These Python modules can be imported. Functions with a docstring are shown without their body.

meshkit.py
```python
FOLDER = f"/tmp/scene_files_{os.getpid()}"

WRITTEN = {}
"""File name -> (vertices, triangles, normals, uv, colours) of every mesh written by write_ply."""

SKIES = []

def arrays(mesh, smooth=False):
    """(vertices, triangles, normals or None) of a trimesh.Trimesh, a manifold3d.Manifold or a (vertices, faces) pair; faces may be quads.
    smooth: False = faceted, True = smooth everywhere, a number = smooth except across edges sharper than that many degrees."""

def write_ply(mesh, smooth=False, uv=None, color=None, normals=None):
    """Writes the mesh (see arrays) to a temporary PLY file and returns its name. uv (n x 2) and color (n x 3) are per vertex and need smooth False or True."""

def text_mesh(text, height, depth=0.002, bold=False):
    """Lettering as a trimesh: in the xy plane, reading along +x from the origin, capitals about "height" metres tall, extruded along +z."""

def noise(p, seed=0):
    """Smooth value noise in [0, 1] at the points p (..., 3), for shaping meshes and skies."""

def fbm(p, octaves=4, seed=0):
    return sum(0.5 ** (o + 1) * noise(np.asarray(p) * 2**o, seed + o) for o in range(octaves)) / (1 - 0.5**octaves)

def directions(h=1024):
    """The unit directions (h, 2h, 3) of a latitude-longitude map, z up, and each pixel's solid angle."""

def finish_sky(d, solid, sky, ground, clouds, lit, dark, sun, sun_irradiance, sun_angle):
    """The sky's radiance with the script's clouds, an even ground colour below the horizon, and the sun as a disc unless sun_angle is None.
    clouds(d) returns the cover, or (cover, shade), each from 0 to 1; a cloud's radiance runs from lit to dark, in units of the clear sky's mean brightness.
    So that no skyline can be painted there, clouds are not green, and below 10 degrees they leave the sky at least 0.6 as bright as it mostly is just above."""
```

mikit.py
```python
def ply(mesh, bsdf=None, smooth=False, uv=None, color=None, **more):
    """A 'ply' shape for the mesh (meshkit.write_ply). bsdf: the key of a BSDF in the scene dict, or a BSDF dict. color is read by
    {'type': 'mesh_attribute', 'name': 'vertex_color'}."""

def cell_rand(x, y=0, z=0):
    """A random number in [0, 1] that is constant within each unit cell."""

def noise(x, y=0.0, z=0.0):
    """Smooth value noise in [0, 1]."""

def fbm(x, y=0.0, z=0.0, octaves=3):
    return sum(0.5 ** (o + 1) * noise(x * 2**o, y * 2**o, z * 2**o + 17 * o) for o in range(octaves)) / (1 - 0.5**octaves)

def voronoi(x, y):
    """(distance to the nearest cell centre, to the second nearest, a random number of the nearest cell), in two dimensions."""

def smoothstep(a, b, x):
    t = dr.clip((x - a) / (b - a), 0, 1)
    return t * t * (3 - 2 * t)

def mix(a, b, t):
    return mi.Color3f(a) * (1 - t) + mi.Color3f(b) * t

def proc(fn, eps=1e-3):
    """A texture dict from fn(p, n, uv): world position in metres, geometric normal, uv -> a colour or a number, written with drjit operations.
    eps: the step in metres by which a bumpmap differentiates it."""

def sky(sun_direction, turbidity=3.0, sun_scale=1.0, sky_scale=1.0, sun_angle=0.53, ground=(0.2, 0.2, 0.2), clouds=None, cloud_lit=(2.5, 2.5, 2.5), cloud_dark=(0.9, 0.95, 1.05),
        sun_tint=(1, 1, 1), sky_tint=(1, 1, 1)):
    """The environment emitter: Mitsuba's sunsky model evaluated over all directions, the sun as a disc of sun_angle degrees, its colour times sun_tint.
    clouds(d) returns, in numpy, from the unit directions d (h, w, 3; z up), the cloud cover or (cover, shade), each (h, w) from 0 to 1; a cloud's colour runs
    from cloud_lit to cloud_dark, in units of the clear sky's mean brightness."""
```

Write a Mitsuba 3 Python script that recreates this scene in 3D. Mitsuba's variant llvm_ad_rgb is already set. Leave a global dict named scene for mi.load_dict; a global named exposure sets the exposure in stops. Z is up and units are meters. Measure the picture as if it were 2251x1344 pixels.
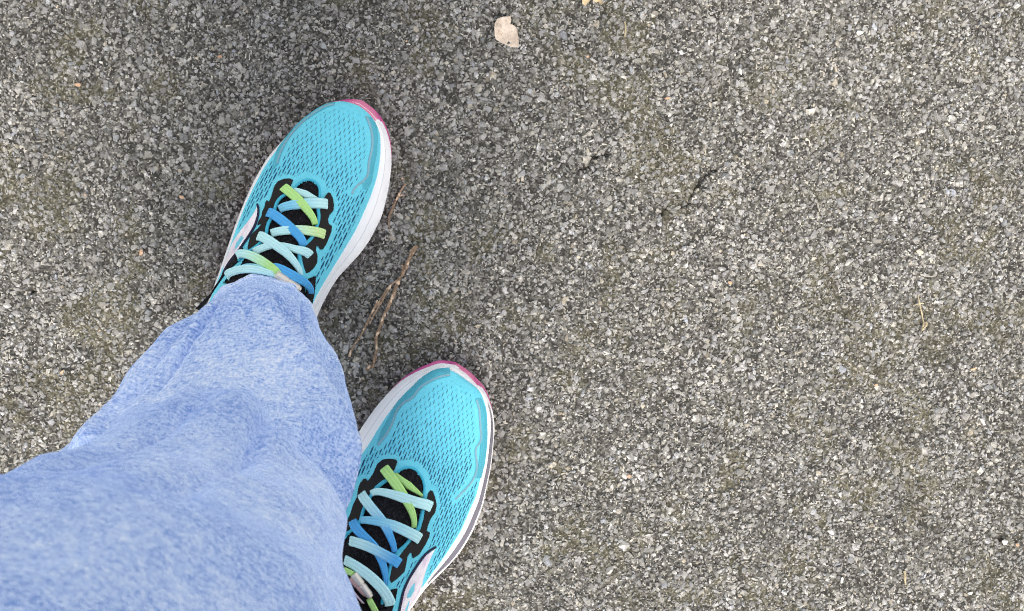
import math

import drjit as dr
import manifold3d as m3
import mitsuba as mi
import numpy as np
import shapely
import shapely.geometry as sg
import trimesh
from scipy.interpolate import PchipInterpolator, CubicSpline

import meshkit
import mikit
from mikit import cell_rand, fbm, mix, noise, proc, smoothstep, voronoi

T = mi.ScalarTransform4f
scene, labels = {}, {}

# ------------------------------------------------------------------ camera, sky, exposure
scene["camera"] = {
    "type": "thinlens", "fov": 2 * math.degrees(math.atan(1125.5 / 3300)), "fov_axis": "x", "aperture_radius": 0.0009, "focus_distance": 1.19,
    "near_clip": 0.02, "far_clip": 400.0,
    "to_world": T().look_at(origin=[0, 0, 1.25], target=[0.1006, -0.0424, 0], up=[0, 1, 0])}
scene["sky"] = mikit.sky([-0.02, -0.60, 1.08], turbidity=4, sun_scale=0.76, sun_angle=24, clouds=lambda d: 1.0, cloud_lit=(1.65, 1.65, 1.67), sun_tint=(0.93, 1.0, 1.11))
exposure = 2.5


# ------------------------------------------------------------------ helpers
def numbered(key):
    if key not in scene and key not in labels:
        return key
    n = 1
    while f"{key}_{n:03d}" in scene or f"{key}_{n:03d}" in labels:
        n += 1
    return f"{key}_{n:03d}"


def thing(name, label, category, group=None, kind=None):
    key = numbered(name)
    labels[key] = {"label": label, "category": category}
    if group:
        labels[key]["group"] = group
    return key


def obj(name, parent, mesh, bsdf, label=None, kind=None, **more):
    key = numbered(f"{parent}__{name}" if parent else name)
    scene[key] = mikit.ply(mesh, bsdf, **more)
    if label or kind:
        labels[key] = {**({"label": label} if label else {}), **({"kind": kind} if kind else {})}
    return key


def diffuse(color, roughness=0.6, specular=0.3, **more):
    return {"type": "twosided", "bsdf": {"type": "principled", "base_color": color if isinstance(color, dict) else {"type": "rgb", "value": list(color)}, "roughness": roughness, "specular": specular, **more}}


def bumped(bsdf, fn, scale, eps=3e-4):
    inner = bsdf["bsdf"]
    return {"type": "twosided", "bsdf": {"type": "bumpmap", "arbitrary": proc(fn, eps), "scale": scale, "bsdf": inner}}


VERTEX = {"type": "mesh_attribute", "name": "vertex_color"}


def grid_faces(n, m, wrap=False):
    """Two triangles per cell of an n x m vertex grid (wrap: the second index closes)."""
    i, j = np.meshgrid(np.arange(n - 1), np.arange(m if wrap else m - 1), indexing="ij")
    k = (j + 1) % m
    q = np.stack([i * m + j, (i + 1) * m + j, (i + 1) * m + k, i * m + k], -1).reshape(-1, 4)
    return np.vstack([q[:, [0, 1, 2]], q[:, [0, 2, 3]]])


def tube(points, radii, sides=8, seed=0, rough=0.0):
    """A closed tube of varying radius along a polyline."""
    p, r = np.asarray(points, float), np.broadcast_to(radii, (len(points),)).astype(float)
    t = np.gradient(p, axis=0)
    t /= np.linalg.norm(t, axis=1, keepdims=True)
    a = np.cross(t, [0.0, 0.0, 1.0])
    a /= np.linalg.norm(a, axis=1, keepdims=True) + 1e-9
    b = np.cross(t, a)
    ang = np.arange(sides) * 2 * np.pi / sides
    rng = np.random.default_rng(seed)
    rr = r[:, None] * (1 + rough * (rng.random((len(p), sides)) - 0.5))
    v = p[:, None] + rr[..., None] * (np.cos(ang)[None, :, None] * a[:, None] + np.sin(ang)[None, :, None] * b[:, None])
    f = grid_faces(len(p), sides, True)
    v = np.vstack([v.reshape(-1, 3), p[:1], p[-1:]])
    n, s, k = len(p), np.arange(sides), (np.arange(sides) + 1) % sides
    f = np.vstack([f, np.stack([s, k, s * 0 + n * sides], 1), np.stack([k + (n - 1) * sides, s + (n - 1) * sides, s * 0 + n * sides + 1], 1)])
    return v, f


def curve(points, n):
    """n points of a smooth curve through the given ones."""
    p = np.asarray(points, float)
    if len(p) == 2:
        return p[0] + np.linspace(0, 1, n)[:, None] * (p[1] - p[0])
    d = np.r_[0, np.cumsum(np.linalg.norm(np.diff(p, axis=0), axis=1))]
    return CubicSpline(d, p)(np.linspace(0, d[-1], n))


# ------------------------------------------------------------------ materials
def rgb(*c):
    """sRGB 0-255 to linear."""
    c = np.array(c, float) / 255
    return np.where(c < 0.04045, c / 12.92, ((c + 0.055) / 1.055) ** 2.4).tolist()


def ground_color(p, n, uv):
    x, y = p.x, p.y
    fine = noise(x * 900, y * 900, 3.0)
    grit = noise(x * 420, y * 420, 9.0)
    tone = fbm(x * 9, y * 9, 1.0, 3)
    c = mix(rgb(48, 48, 47), rgb(112, 112, 109), smoothstep(0.25, 0.95, fine * 0.55 + grit * 0.45))
    c = mix(c, rgb(168, 166, 160), smoothstep(0.78, 0.9, noise(x * 650 + 7, y * 650, 2.0)))
    moss = smoothstep(0.52, 0.68, fbm(x * 38, y * 38, 5.0, 3)) * smoothstep(0.22, 0.5, tone)
    c = mix(c, mix(rgb(50, 49, 36), rgb(108, 105, 80), fine), moss * 0.42)
    c = c * (0.72 + 0.56 * fbm(x * 75, y * 75, 11.0, 2))
    # past the chippings that are built one by one the same stones go on as colour
    d, e, k = voronoi(x * 130, y * 130)
    far = smoothstep(1.0, 1.3, dr.maximum(dr.abs(x - 0.11) * 0.88, dr.abs(y + 0.045)))
    stone = mix(rgb(92, 92, 92), rgb(170, 170, 168), k)
    return mix(c, mix(c, stone, smoothstep(0.08, 0.3, e - d)), far)


scene["asphalt"] = diffuse(proc(ground_color), 0.85, 0.25)


def stone_dirt(p, n, uv):
    x, y = p.x, p.y
    m = smoothstep(0.46, 0.74, fbm(x * 38, y * 38, 5.0, 3)) * smoothstep(0.22, 0.5, fbm(x * 9, y * 9, 1.0, 3))
    film = smoothstep(0.52, 0.8, noise(x * 520, y * 520, 4.0))
    return dr.clip(0.06 + 0.34 * m * noise(x * 800, y * 800, 6.0) + 0.38 * film, 0, 0.8)


def speckle(p, n, uv):
    return mix(rgb(66, 66, 63), rgb(138, 137, 130), noise(p.x * 1100, p.y * 1100, p.z * 1100))


scene["stone_dirt"] = {"type": "principled", "base_color": proc(speckle), "roughness": 0.9, "specular": 0.2}
scene["chipping"] = {"type": "twosided", "bsdf": {"type": "blendbsdf", "weight": proc(stone_dirt),
                     "a": {"type": "principled", "base_color": VERTEX, "roughness": 0.33, "specular": 0.6},
                     "b": {"type": "ref", "id": "stone_dirt"}}}

CYAN, CYAN_DEEP, NAVY = rgb(104, 206, 230), rgb(66, 172, 210), rgb(14, 60, 100)


def knit(p, n, uv):
    """Engineered mesh: long slits that show the dark lining, staggered in columns along the shoe, and finer holes at the borders.
    uv: (u, m) in mm; the third data (distance to borders) is folded into u by +1000 for plain zones."""
    u0, m = uv.x, uv.y
    plain = u0 > 600
    u = dr.select(plain, u0 - 1000, u0)
    wob = 0.5 * (noise(u * 0.11, m * 0.11, 3.0) - 0.5)
    mm = m + wob
    col = dr.floor(mm / 2.1)
    uu = u / 8.0 + 0.5 * (col - 2 * dr.floor(col / 2)) + 0.12 * cell_rand(col, 3)
    row = dr.floor(uu)
    du = dr.abs(uu - row - 0.5) * 6.4
    dm = dr.abs(mm / 2.1 - col - 0.5) * 1.9
    size = (0.78 + 0.5 * cell_rand(col, row, 5)) * (0.85 + 0.35 * smoothstep(215, 180, u)) * smoothstep(262, 246, u)
    size *= 1 - 0.28 * smoothstep(205, 235, u)
    size *= smoothstep(0.10, 0.3, cell_rand(col, row, 8) + 0.25)
    slit = smoothstep(1.0, 0.55, dr.sqrt(dr.square(du / (2.9 * size + 1e-3)) + dr.square(dm / (0.47 * size + 1e-3))))
    slit = dr.select(plain, 0.0, slit)
    # the fine knit of the plain zones
    c2 = dr.floor(m / 0.95)
    v2 = u / 1.25 + 0.5 * (c2 - 2 * dr.floor(c2 / 2))
    d2 = dr.sqrt(dr.square((v2 - dr.floor(v2) - 0.5) * 1.25) + dr.square(m - (c2 + 0.5) * 0.95))
    fine = smoothstep(0.34, 0.16, d2) * dr.select(plain, 0.55, 0.30)
    base = mix(CYAN, rgb(120, 216, 234), noise(u * 0.6, m * 1.3, 1.0))
    ridge = 0.5 + 0.5 * dr.cos((mm / 2.1) * 6.2832)
    base = mix(base, CYAN_DEEP, dr.maximum(fine, dr.select(plain, 0.0, 0.42 * ridge * (0.5 + 0.5 * noise(u * 0.35, m * 0.5, 9.0)))))
    return mix(base, mix(NAVY, rgb(24, 92, 130), cell_rand(col, row, 2)), slit)


def knit_height(p, n, uv):
    m, u = uv.y, uv.x
    return noise(u * 1.9, m * 2.6, 0.0) * 0.6 + 0.4 * noise(u * 0.5, m * 0.6, 4.0)


scene["knit"] = bumped(diffuse(proc(knit), 0.75, 0.25, sheen=0.25), knit_height, 0.00035)
scene["film_band"] = diffuse(proc(lambda p, n, uv: mix(rgb(84, 182, 204), rgb(60, 146, 172), smoothstep(0.36, 0.16, dr.sqrt(dr.square(uv.x / 1.5 - dr.floor(uv.x / 1.5) - 0.5) + dr.square(uv.y / 1.1 - dr.floor(uv.y / 1.1) - 0.5))) * 0.9)), 0.5, 0.4)
scene["grey_print"] = diffuse(rgb(126, 172, 190), 0.35, 0.5)
scene["black_film"] = bumped(diffuse(rgb(15, 15, 17), 0.6, 0.35), lambda p, n, uv: noise(p.x * 1500, p.y * 1500, p.z * 1500), 0.00015)
scene["black_knit"] = bumped(diffuse(proc(lambda p, n, uv: mix(rgb(12, 12, 16), rgb(46, 46, 54), smoothstep(0.45, 0.9, noise(uv.x * 0.9, uv.y * 1.9, 1.0)))), 0.85, 0.2, sheen=0.2), lambda p, n, uv: noise(uv.x * 0.8, uv.y * 1.6, 0.0), 0.0006)
scene["cord"] = bumped(diffuse(rgb(72, 182, 212), 0.7, 0.25), lambda p, n, uv: noise(p.x * 1800, p.y * 1800, p.z * 1800), 0.00025)


def foam(p, n, uv):
    line = smoothstep(0.35, 0.1, dr.abs(uv.y - 21.5)) + smoothstep(0.3, 0.1, dr.abs(uv.y - 27.0))
    c = mix(rgb(232, 234, 240), rgb(246, 247, 250), fbm(p.x * 60, p.y * 60, p.z * 60, 3))
    scuff = smoothstep(0.62, 0.8, fbm(p.x * 180, p.y * 180, p.z * 300, 3)) * smoothstep(24, 8, uv.y)
    return mix(mix(c, rgb(190, 196, 206), dr.clip(line, 0, 1) * 0.6), rgb(190, 187, 178), scuff * 0.5)


scene["foam"] = bumped(diffuse(proc(foam), 0.55, 0.35), lambda p, n, uv: noise(p.x * 700, p.y * 700, p.z * 700), 0.0003)
scene["pink_rubber"] = bumped(diffuse(proc(lambda p, n, uv: mix(rgb(194, 84, 150), rgb(222, 128, 166), smoothstep(0.35, 0.7, fbm(p.x * 50, p.y * 50, p.z * 90, 2)))), 0.5, 0.4), lambda p, n, uv: noise(p.x * 900, p.y * 900, p.z * 900), 0.0003)
scene["dark_stripe"] = diffuse(rgb(116, 114, 126), 0.5, 0.4)
scene["lace_cloth"] = {"type": "twosided", "bsdf": {"type": "bumpmap", "arbitrary": proc(lambda p, n, uv: noise(uv.x * 2.4, uv.y * 3.0, 0.0), 3e-4), "scale": 0.0003, "bsdf": {"type": "principled", "base_color": VERTEX, "roughness": 0.72, "specular": 0.3, "sheen": 0.2}}}
scene["white_print"] = diffuse(proc(lambda p, n, uv: mix(rgb(240, 236, 243), rgb(222, 208, 228), smoothstep(0.4, 0.75, fbm(uv.x * 0.09, uv.y * 0.3, 0.0, 2)))), 0.35, 0.5)
scene["navy_print"] = diffuse(rgb(18, 22, 60), 0.45, 0.4)
scene["aqua_print"] = diffuse(rgb(120, 206, 228), 0.4, 0.4)
scene["pale_pink_print"] = diffuse(rgb(226, 206, 220), 0.5, 0.4)
scene["clasp_metal"] = {"type": "twosided", "bsdf": {"type": "principled", "base_color": {"type": "rgb", "value": rgb(222, 216, 206)}, "metallic": 0.5, "roughness": 0.3, "specular": 0.5}}
scene["clasp_pink"] = diffuse(rgb(186, 150, 150), 0.35, 0.5)


def denim(p, n, uv):
    """Washed denim: pale weft over darker warp threads, faded in clouds. uv in metres round and along the leg."""
    a, b = uv.x * 1000, uv.y * 1000
    a = a + 2.2 * (noise(a * 0.05, b * 0.05, 2.0) - 0.5)
    warp = noise(a * 1.25, b * 0.5, 1.0)
    weft = noise(a * 0.45, b * 1.35, 7.0)
    x, y, z = p.x * 1000, p.y * 1000, p.z * 1000
    grain = noise(x * 1.5 + y * 0.4, y * 1.5 - x * 0.4, z * 1.5) * 0.55 + noise(x * 0.8, y * 0.8, z * 0.8) * 0.45
    cloud = fbm(x * 0.012, y * 0.012, z * 0.012, 3)
    mott = fbm(x * 0.15, y * 0.15, z * 0.15, 2)
    near_hem = smoothstep(420, 120, z)
    t = (0.14 + 0.20 * near_hem) * (warp + weft) + (0.56 - 0.40 * near_hem) * grain + 0.14 * mott + 0.30 * (cloud - 0.5) + 0.14 * smoothstep(9, 2, b)
    c = mix(rgb(114, 146, 212), rgb(178, 201, 241), smoothstep(0.24, 0.58, t))
    return mix(c, rgb(226, 234, 250), smoothstep(0.50, 0.84, t))


def denim_height(p, n, uv):
    a, b = uv.x * 1000, uv.y * 1000
    a = a + 1.6 * (noise(a * 0.05, b * 0.05, 2.0) - 0.5)
    return noise(a * 1.25, b * 0.5, 1.0) * 0.5 + noise(a * 0.45, b * 1.35, 7.0) * 0.5


scene["denim"] = bumped(diffuse(proc(denim), 0.85, 0.15, sheen=0.3), denim_height, 0.0005)
scene["skin"] = diffuse(rgb(196, 152, 128), 0.55, 0.4)
scene["black_sock"] = bumped(diffuse(rgb(18, 18, 20), 0.9, 0.15), lambda p, n, uv: noise(p.x * 900, p.y * 900, p.z * 300), 0.0005)
scene["dead_leaf"] = {"type": "twosided", "bsdf": {"type": "principled", "base_color": VERTEX, "roughness": 0.6, "specular": 0.35}}
scene["bark"] = bumped(diffuse(proc(lambda p, n, uv: mix(mix(rgb(96, 80, 68), rgb(164, 142, 122), noise(p.x * 700, p.y * 700, p.z * 700)), rgb(206, 182, 158), smoothstep(0.6, 0.8, noise(p.x * 260, p.y * 260, 5.0)))), 0.8, 0.2), lambda p, n, uv: noise(p.x * 1200, p.y * 1200, p.z * 1200), 0.0006)
scene["straw"] = diffuse(proc(lambda p, n, uv: mix(rgb(138, 128, 104), rgb(178, 168, 142), noise(p.x * 500, p.y * 500, 1.0))), 0.6, 0.3)
scene["orange_chip"] = diffuse(proc(lambda p, n, uv: mix(rgb(150, 120, 100), rgb(200, 172, 146), noise(p.x * 700, p.y * 700, p.z * 700))), 0.7, 0.3)
scene["white_chip"] = diffuse(proc(lambda p, n, uv: mix(rgb(190, 189, 182), rgb(232, 231, 227), noise(p.x * 500, p.y * 500, p.z * 500))), 0.5, 0.4)

scene["wool"] = bumped(diffuse(rgb(44, 50, 70), 0.9, 0.15), lambda p, n, uv: noise(p.x * 500, p.y * 500, p.z * 300), 0.0008)
scene["hair"] = diffuse(rgb(70, 50, 38), 0.5, 0.4)

CRACK_LINES = [[(0.155, 0.0678), (0.1589, 0.0707), (0.1647, 0.0739), (0.166, 0.0791), (0.1698, 0.082), (0.1763, 0.0841), (0.1821, 0.0846)], [(0.244, 0.0409), (0.2506, 0.0441), (0.2506, 0.0467), (0.2538, 0.0518), (0.2564, 0.0557), (0.259, 0.0609), (0.2609, 0.0641), (0.2649, 0.0654), (0.2675, 0.0693), (0.2734, 0.0719)], [(0.2268, 0.0337), (0.2284, 0.0376), (0.2316, 0.0408)]]
PIT_POINTS = [[0.4416, 0.0813], [-0.2072, 0.1599], [-0.2913, -0.0298], [0.5242, -0.2447]]
# ------------------------------------------------------------------ the asphalt path
CRACKS = [np.array(c) for c in CRACK_LINES]
PITS = np.array(PIT_POINTS)


def crack_depth(x, y):
    """0 away from the cracks to 1 on them."""
    p = shapely.points(np.stack([x, y], -1).reshape(-1, 2))
    lines = shapely.union_all([sg.LineString(c) for c in CRACKS] + [sg.Point(q).buffer(0.0004) for q in PITS])
    d = shapely.distance(p, lines).reshape(np.shape(x))
    wob = meshkit.noise(np.stack([x * 260, y * 260, x * 0], -1))
    return np.clip(1.4 - d / (0.0007 + 0.0014 * wob), 0, 1)


def ground_height(x, y):
    p = np.stack([x, y, np.zeros_like(x)], -1)
    return 0.0030 * (meshkit.fbm(p * 14, 3, 4) - 0.5) + 0.0034 * (meshkit.fbm(p * 62, 2, 9) - 0.5) + 0.0016 * (meshkit.noise(p * 190, 5) - 0.5)


def lines(lo, hi, step, far):
    mid = np.arange(lo, hi + step / 2, step)
    grow = np.cumsum(step * 1.22 ** np.arange(1, 70))
    grow = np.r_[grow[grow < far], far]
    return np.r_[lo - grow[::-1], mid, hi + grow]


gx, gy = lines(-0.40, 0.62, 0.0022, 120.0), lines(-0.36, 0.28, 0.0022, 120.0)
X, Y = np.meshgrid(gx, gy, indexing="ij")
near = (X > -0.41) & (X < 0.63) & (Y > -0.37) & (Y < 0.29)
Z = np.zeros_like(X)
Z[near] = ground_height(X[near], Y[near]) - 0.006 * crack_depth(X[near], Y[near])
Z -= 0.0019
fine_rng = np.random.default_rng(2)
Z[near] += 0.0009 * (fine_rng.random(near.sum()) - 0.5)
obj("pavement", None, (np.stack([X, Y, Z], -1).reshape(-1, 3), grid_faces(len(gx), len(gy))), "asphalt", smooth=True)
labels["pavement"] = {"label": "weathered grey asphalt of crushed stone chippings with mossy gaps and short cracks", "kind": "structure"}


def chippings(rng, n, x0, x1, y0, y1, lo, hi, proud):
    """n angular stone chips: centre, outline, bevelled top. Returns vertices (n, 13, 3), colours (n, 3), sizes."""
    k = 6
    cx, cy = rng.uniform(x0, x1, n), rng.uniform(y0, y1, n)
    size = lo * (hi / lo) ** (rng.random(n) ** 1.5) / 2
    stretch = rng.uniform(0.36, 1.0, n)
    ang = (np.arange(k) + rng.uniform(-0.38, 0.38, (n, k))) * 2 * np.pi / k
    rad = rng.uniform(0.62, 1.12, (n, k))
    ox, oy = np.cos(ang) * rad, np.sin(ang) * rad * stretch[:, None]
    turn = rng.uniform(0, np.pi, n)[:, None]
    ox, oy = ox * np.cos(turn) - oy * np.sin(turn), ox * np.sin(turn) + oy * np.cos(turn)
    tilt_x, tilt_y = rng.normal(0, 0.25, n), rng.normal(0, 0.25, n)
    top = ground_height(cx, cy) * 0.8 - 0.0012 + proud * size + rng.normal(0, 0.00045, n)
    inset = rng.uniform(0.45, 0.80, (n, k))
    px = np.concatenate([ox, ox * inset, ox[:, :1] * 0 + rng.uniform(-0.2, 0.2, (n, 1))], 1)
    py = np.concatenate([oy, oy * inset, oy[:, :1] * 0 + rng.uniform(-0.2, 0.2, (n, 1))], 1)
    drop = np.concatenate([rng.uniform(0.9, 1.4, (n, k)), rng.uniform(0.04, 0.28, (n, k)), rng.uniform(-0.08, 0.04, (n, 1))], 1)
    x, y = cx[:, None] + px * size[:, None], cy[:, None] + py * size[:, None]
    z = top[:, None] - drop * size[:, None] + (px * tilt_x[:, None] + py * tilt_y[:, None]) * size[:, None] * (drop < 0.5)
    v = np.stack([x, y, z], -1)
    tone = np.clip(rng.normal(0.24, 0.056, n), 0.10, 0.42)
    pale = rng.random(n) < 0.03
    tone = np.where(pale, rng.uniform(0.28, 0.40, n), tone)
    hue = rng.normal(0, 1, n)
    c = tone[:, None] * np.stack([1 + 0.02 * hue, 1 + 0.006 * hue, 1 - 0.035 * hue], -1)
    c = c * [0.995, 1.0, 1.0] * (0.62 + 0.76 * meshkit.fbm(np.stack([cx * 75, cy * 75, cx * 0], -1), 2, 13))[:, None]
    warm = rng.random(n) < 0.03
    c[warm] *= [1.12, 1.02, 0.86]
    blue = rng.random(n) < 0.06
    c[blue] *= [0.93, 0.98, 1.07]
    return v, c, size


CHIP_FACES = np.array([[i, (i + 1) % 6, 6 + (i + 1) % 6] for i in range(6)] + [[i, 6 + (i + 1) % 6, 6 + i] for i in range(6)] + [[6 + i, 6 + (i + 1) % 6, 12] for i in range(6)])


def chip_mesh(v, c, keep_vertices=13):
    n = len(v)
    f = (CHIP_FACES[None] + (np.arange(n) * 13)[:, None, None]).reshape(-1, 3)
    # every face keeps its own corners, so that the chips stay faceted and each face has one tone
    vv = v.reshape(-1, 3)[f].reshape(-1, 3)
    cc = np.repeat(c, len(CHIP_FACES) * 3, axis=0)
    return (vv, np.arange(len(vv)).reshape(-1, 3)), cc


rng = np.random.default_rng(11)
VIEW = (-0.37, 0.60, -0.34, 0.26)
area = (VIEW[1] - VIEW[0]) * (VIEW[3] - VIEW[2])
batches = [chippings(rng, int(area * d), *VIEW, lo, hi, pr) for d, lo, hi, pr in ((12000, 0.0070, 0.0135, 0.17), (52000, 0.0044, 0.0080, 0.24), (62000, 0.0020, 0.0042, 0.40))]
OUT = (-1.2, 1.42, -1.1, 1.0)
v2, c2, s2 = chippings(rng, int(5.4 * 8500), *OUT, 0.0055, 0.013, 0.2)
outside = (v2[:, 12, 0] < VIEW[0]) | (v2[:, 12, 0] > VIEW[1]) | (v2[:, 12, 1] < VIEW[2]) | (v2[:, 12, 1] > VIEW[3])
batches.append((v2[outside], c2[outside], s2[outside] * 0.5))
V, C, S = (np.concatenate([b[i] for b in batches]) for i in range(3))
hit = crack_depth(V[:, 12, 0], V[:, 12, 1]) > 0.38
V, C, S = V[~hit], C[~hit], S[~hit]
inside = (V[:, 12, 0] > -0.31) & (V[:, 12, 0] < 0.535) & (V[:, 12, 1] > -0.29) & (V[:, 12, 1] < 0.205)
order = np.argsort(-np.where(inside, S, 0))
for i in order[:300]:
    m, c = chip_mesh(V[i:i + 1], C[i:i + 1])
    obj("stone", "pavement", m, "chipping", color=c)
m, c = chip_mesh(V[order[300:]], C[order[300:]])
obj("chippings", "pavement", m, "chipping", kind="stuff", color=c)

# ---- shoe geometry: local frame in mm, u from heel to toe, m towards the medial side, z up ----
def spline(pts, x):
    p = np.array(pts, float)
    return PchipInterpolator(p[:, 0], p[:, 1])(np.clip(x, p[0, 0], p[-1, 0]))


SHOE_FORM = {
    "left": dict(
        out_med=[(0, 0), (4, 17), (14, 28), (35, 36), (65, 40), (90, 40), (104, 39.5), (116, 40), (129, 41.5), (144, 46), (159, 50.5), (172, 52.5), (189, 53), (203, 51), (226, 45), (241, 38.5), (253, 30), (260, 22), (265, 12), (267.5, 0)],
        out_lat=[(0, 0), (4, 17), (14, 28), (35, 37), (65, 44), (90, 46), (115, 48.5), (140, 51), (165, 52), (190, 50.5), (215, 44), (232, 37), (245, 31), (256, 22.5), (263, 12), (267.5, 0)],
        bite_med=[(5, 0), (9, 15), (20, 25), (40, 31), (65, 33), (90, 33), (114, 33.5), (130, 35), (157, 38), (175, 39.5), (199, 39), (217, 37), (229, 34), (241, 29.5), (252, 23), (259, 14), (262, 6), (263, 0)],
        bite_lat=[(5, 0), (9, 15), (20, 25), (40, 33), (69, 41), (97, 43), (117, 45), (140, 47.5), (161, 48.5), (182, 48), (208, 43.5), (231, 36.5), (249, 27.5), (257, 19.5), (262, 9), (263, 0)]),
    "right": dict(
        out_med=[(0, 0), (4, 17), (14, 28), (35, 36), (65, 40), (90, 40), (115, 41), (135, 44), (155, 48), (172, 50), (193, 47.5), (206, 45), (221, 41), (238, 34), (249, 26.5), (257, 19), (264, 11), (267.5, 0)],
        out_lat=[(0, 0), (4, 17), (14, 29), (35, 39), (65, 48.5), (90, 54), (103, 59), (119, 65), (133, 68.5), (151, 70), (169, 69), (184, 66), (204, 61.5), (219, 56.5), (231, 52), (243, 45.5), (251, 38.5), (258, 30.5), (262.5, 21), (266, 10), (267.5, 0)],
        bite_med=[(5, 0), (9, 15), (20, 25), (40, 31), (65, 34), (90, 35), (120, 36.5), (150, 39), (166, 40.5), (182, 38), (201, 35.5), (218, 32), (229, 29), (240, 24.5), (250, 19.5), (258, 14), (262, 8), (263.5, 0)],
        bite_lat=[(5, 0), (9, 15), (20, 25), (40, 36), (65, 43), (90, 47.5), (115, 53), (132, 56.5), (151, 59), (173, 59), (194, 56), (218, 49.5), (231, 45), (243, 39), (252, 32), (257.5, 25), (261, 13), (263.5, 0)]),
}
CREST = [(0, 62), (30, 84), (60, 98), (85, 104), (105, 101), (125, 94.5), (145, 86), (165, 77), (185, 69), (205, 62.5), (225, 57.5), (243, 53), (254, 48.5), (260, 44), (263.6, 40)]


def lift(u):
    """Toe spring and heel bevel of the sole."""
    return 9.0 * np.clip((np.asarray(u, float) - 195) / 72, 0, 1) ** 2 + 3.0 * np.clip((25 - np.asarray(u, float)) / 25, 0, 1) ** 2


def bite_z(u):
    return spline([(0, 46), (40, 42), (100, 38), (160, 34), (220, 31), (264, 30)], u) + lift(u)


def upper_z(form, u, m):
    """Height of the shoe upper over the point (u, m)."""
    u, m = np.asarray(u, float), np.asarray(m, float)
    w = np.where(m > 0, spline(form["bite_med"], u), spline(form["bite_lat"], u))
    x = np.clip(np.abs(m) / np.maximum(w, 1e-3), 0, 1)
    zb = bite_z(u)
    return zb + np.maximum(spline(CREST, u) - zb, 0) * (1 - x ** 2.35) ** (1 / 1.75)


def upper_normal(form, u, m, e=0.6):
    du = (upper_z(form, u + e, m) - upper_z(form, u - e, m)) / (2 * e)
    dm = (upper_z(form, u, m + e) - upper_z(form, u, m - e)) / (2 * e)
    n = np.stack([-du, -dm, np.ones_like(du)], -1)
    n[..., :2] = np.clip(n[..., :2], -2.5, 2.5)
    return n / np.linalg.norm(n, axis=-1, keepdims=True)


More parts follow.
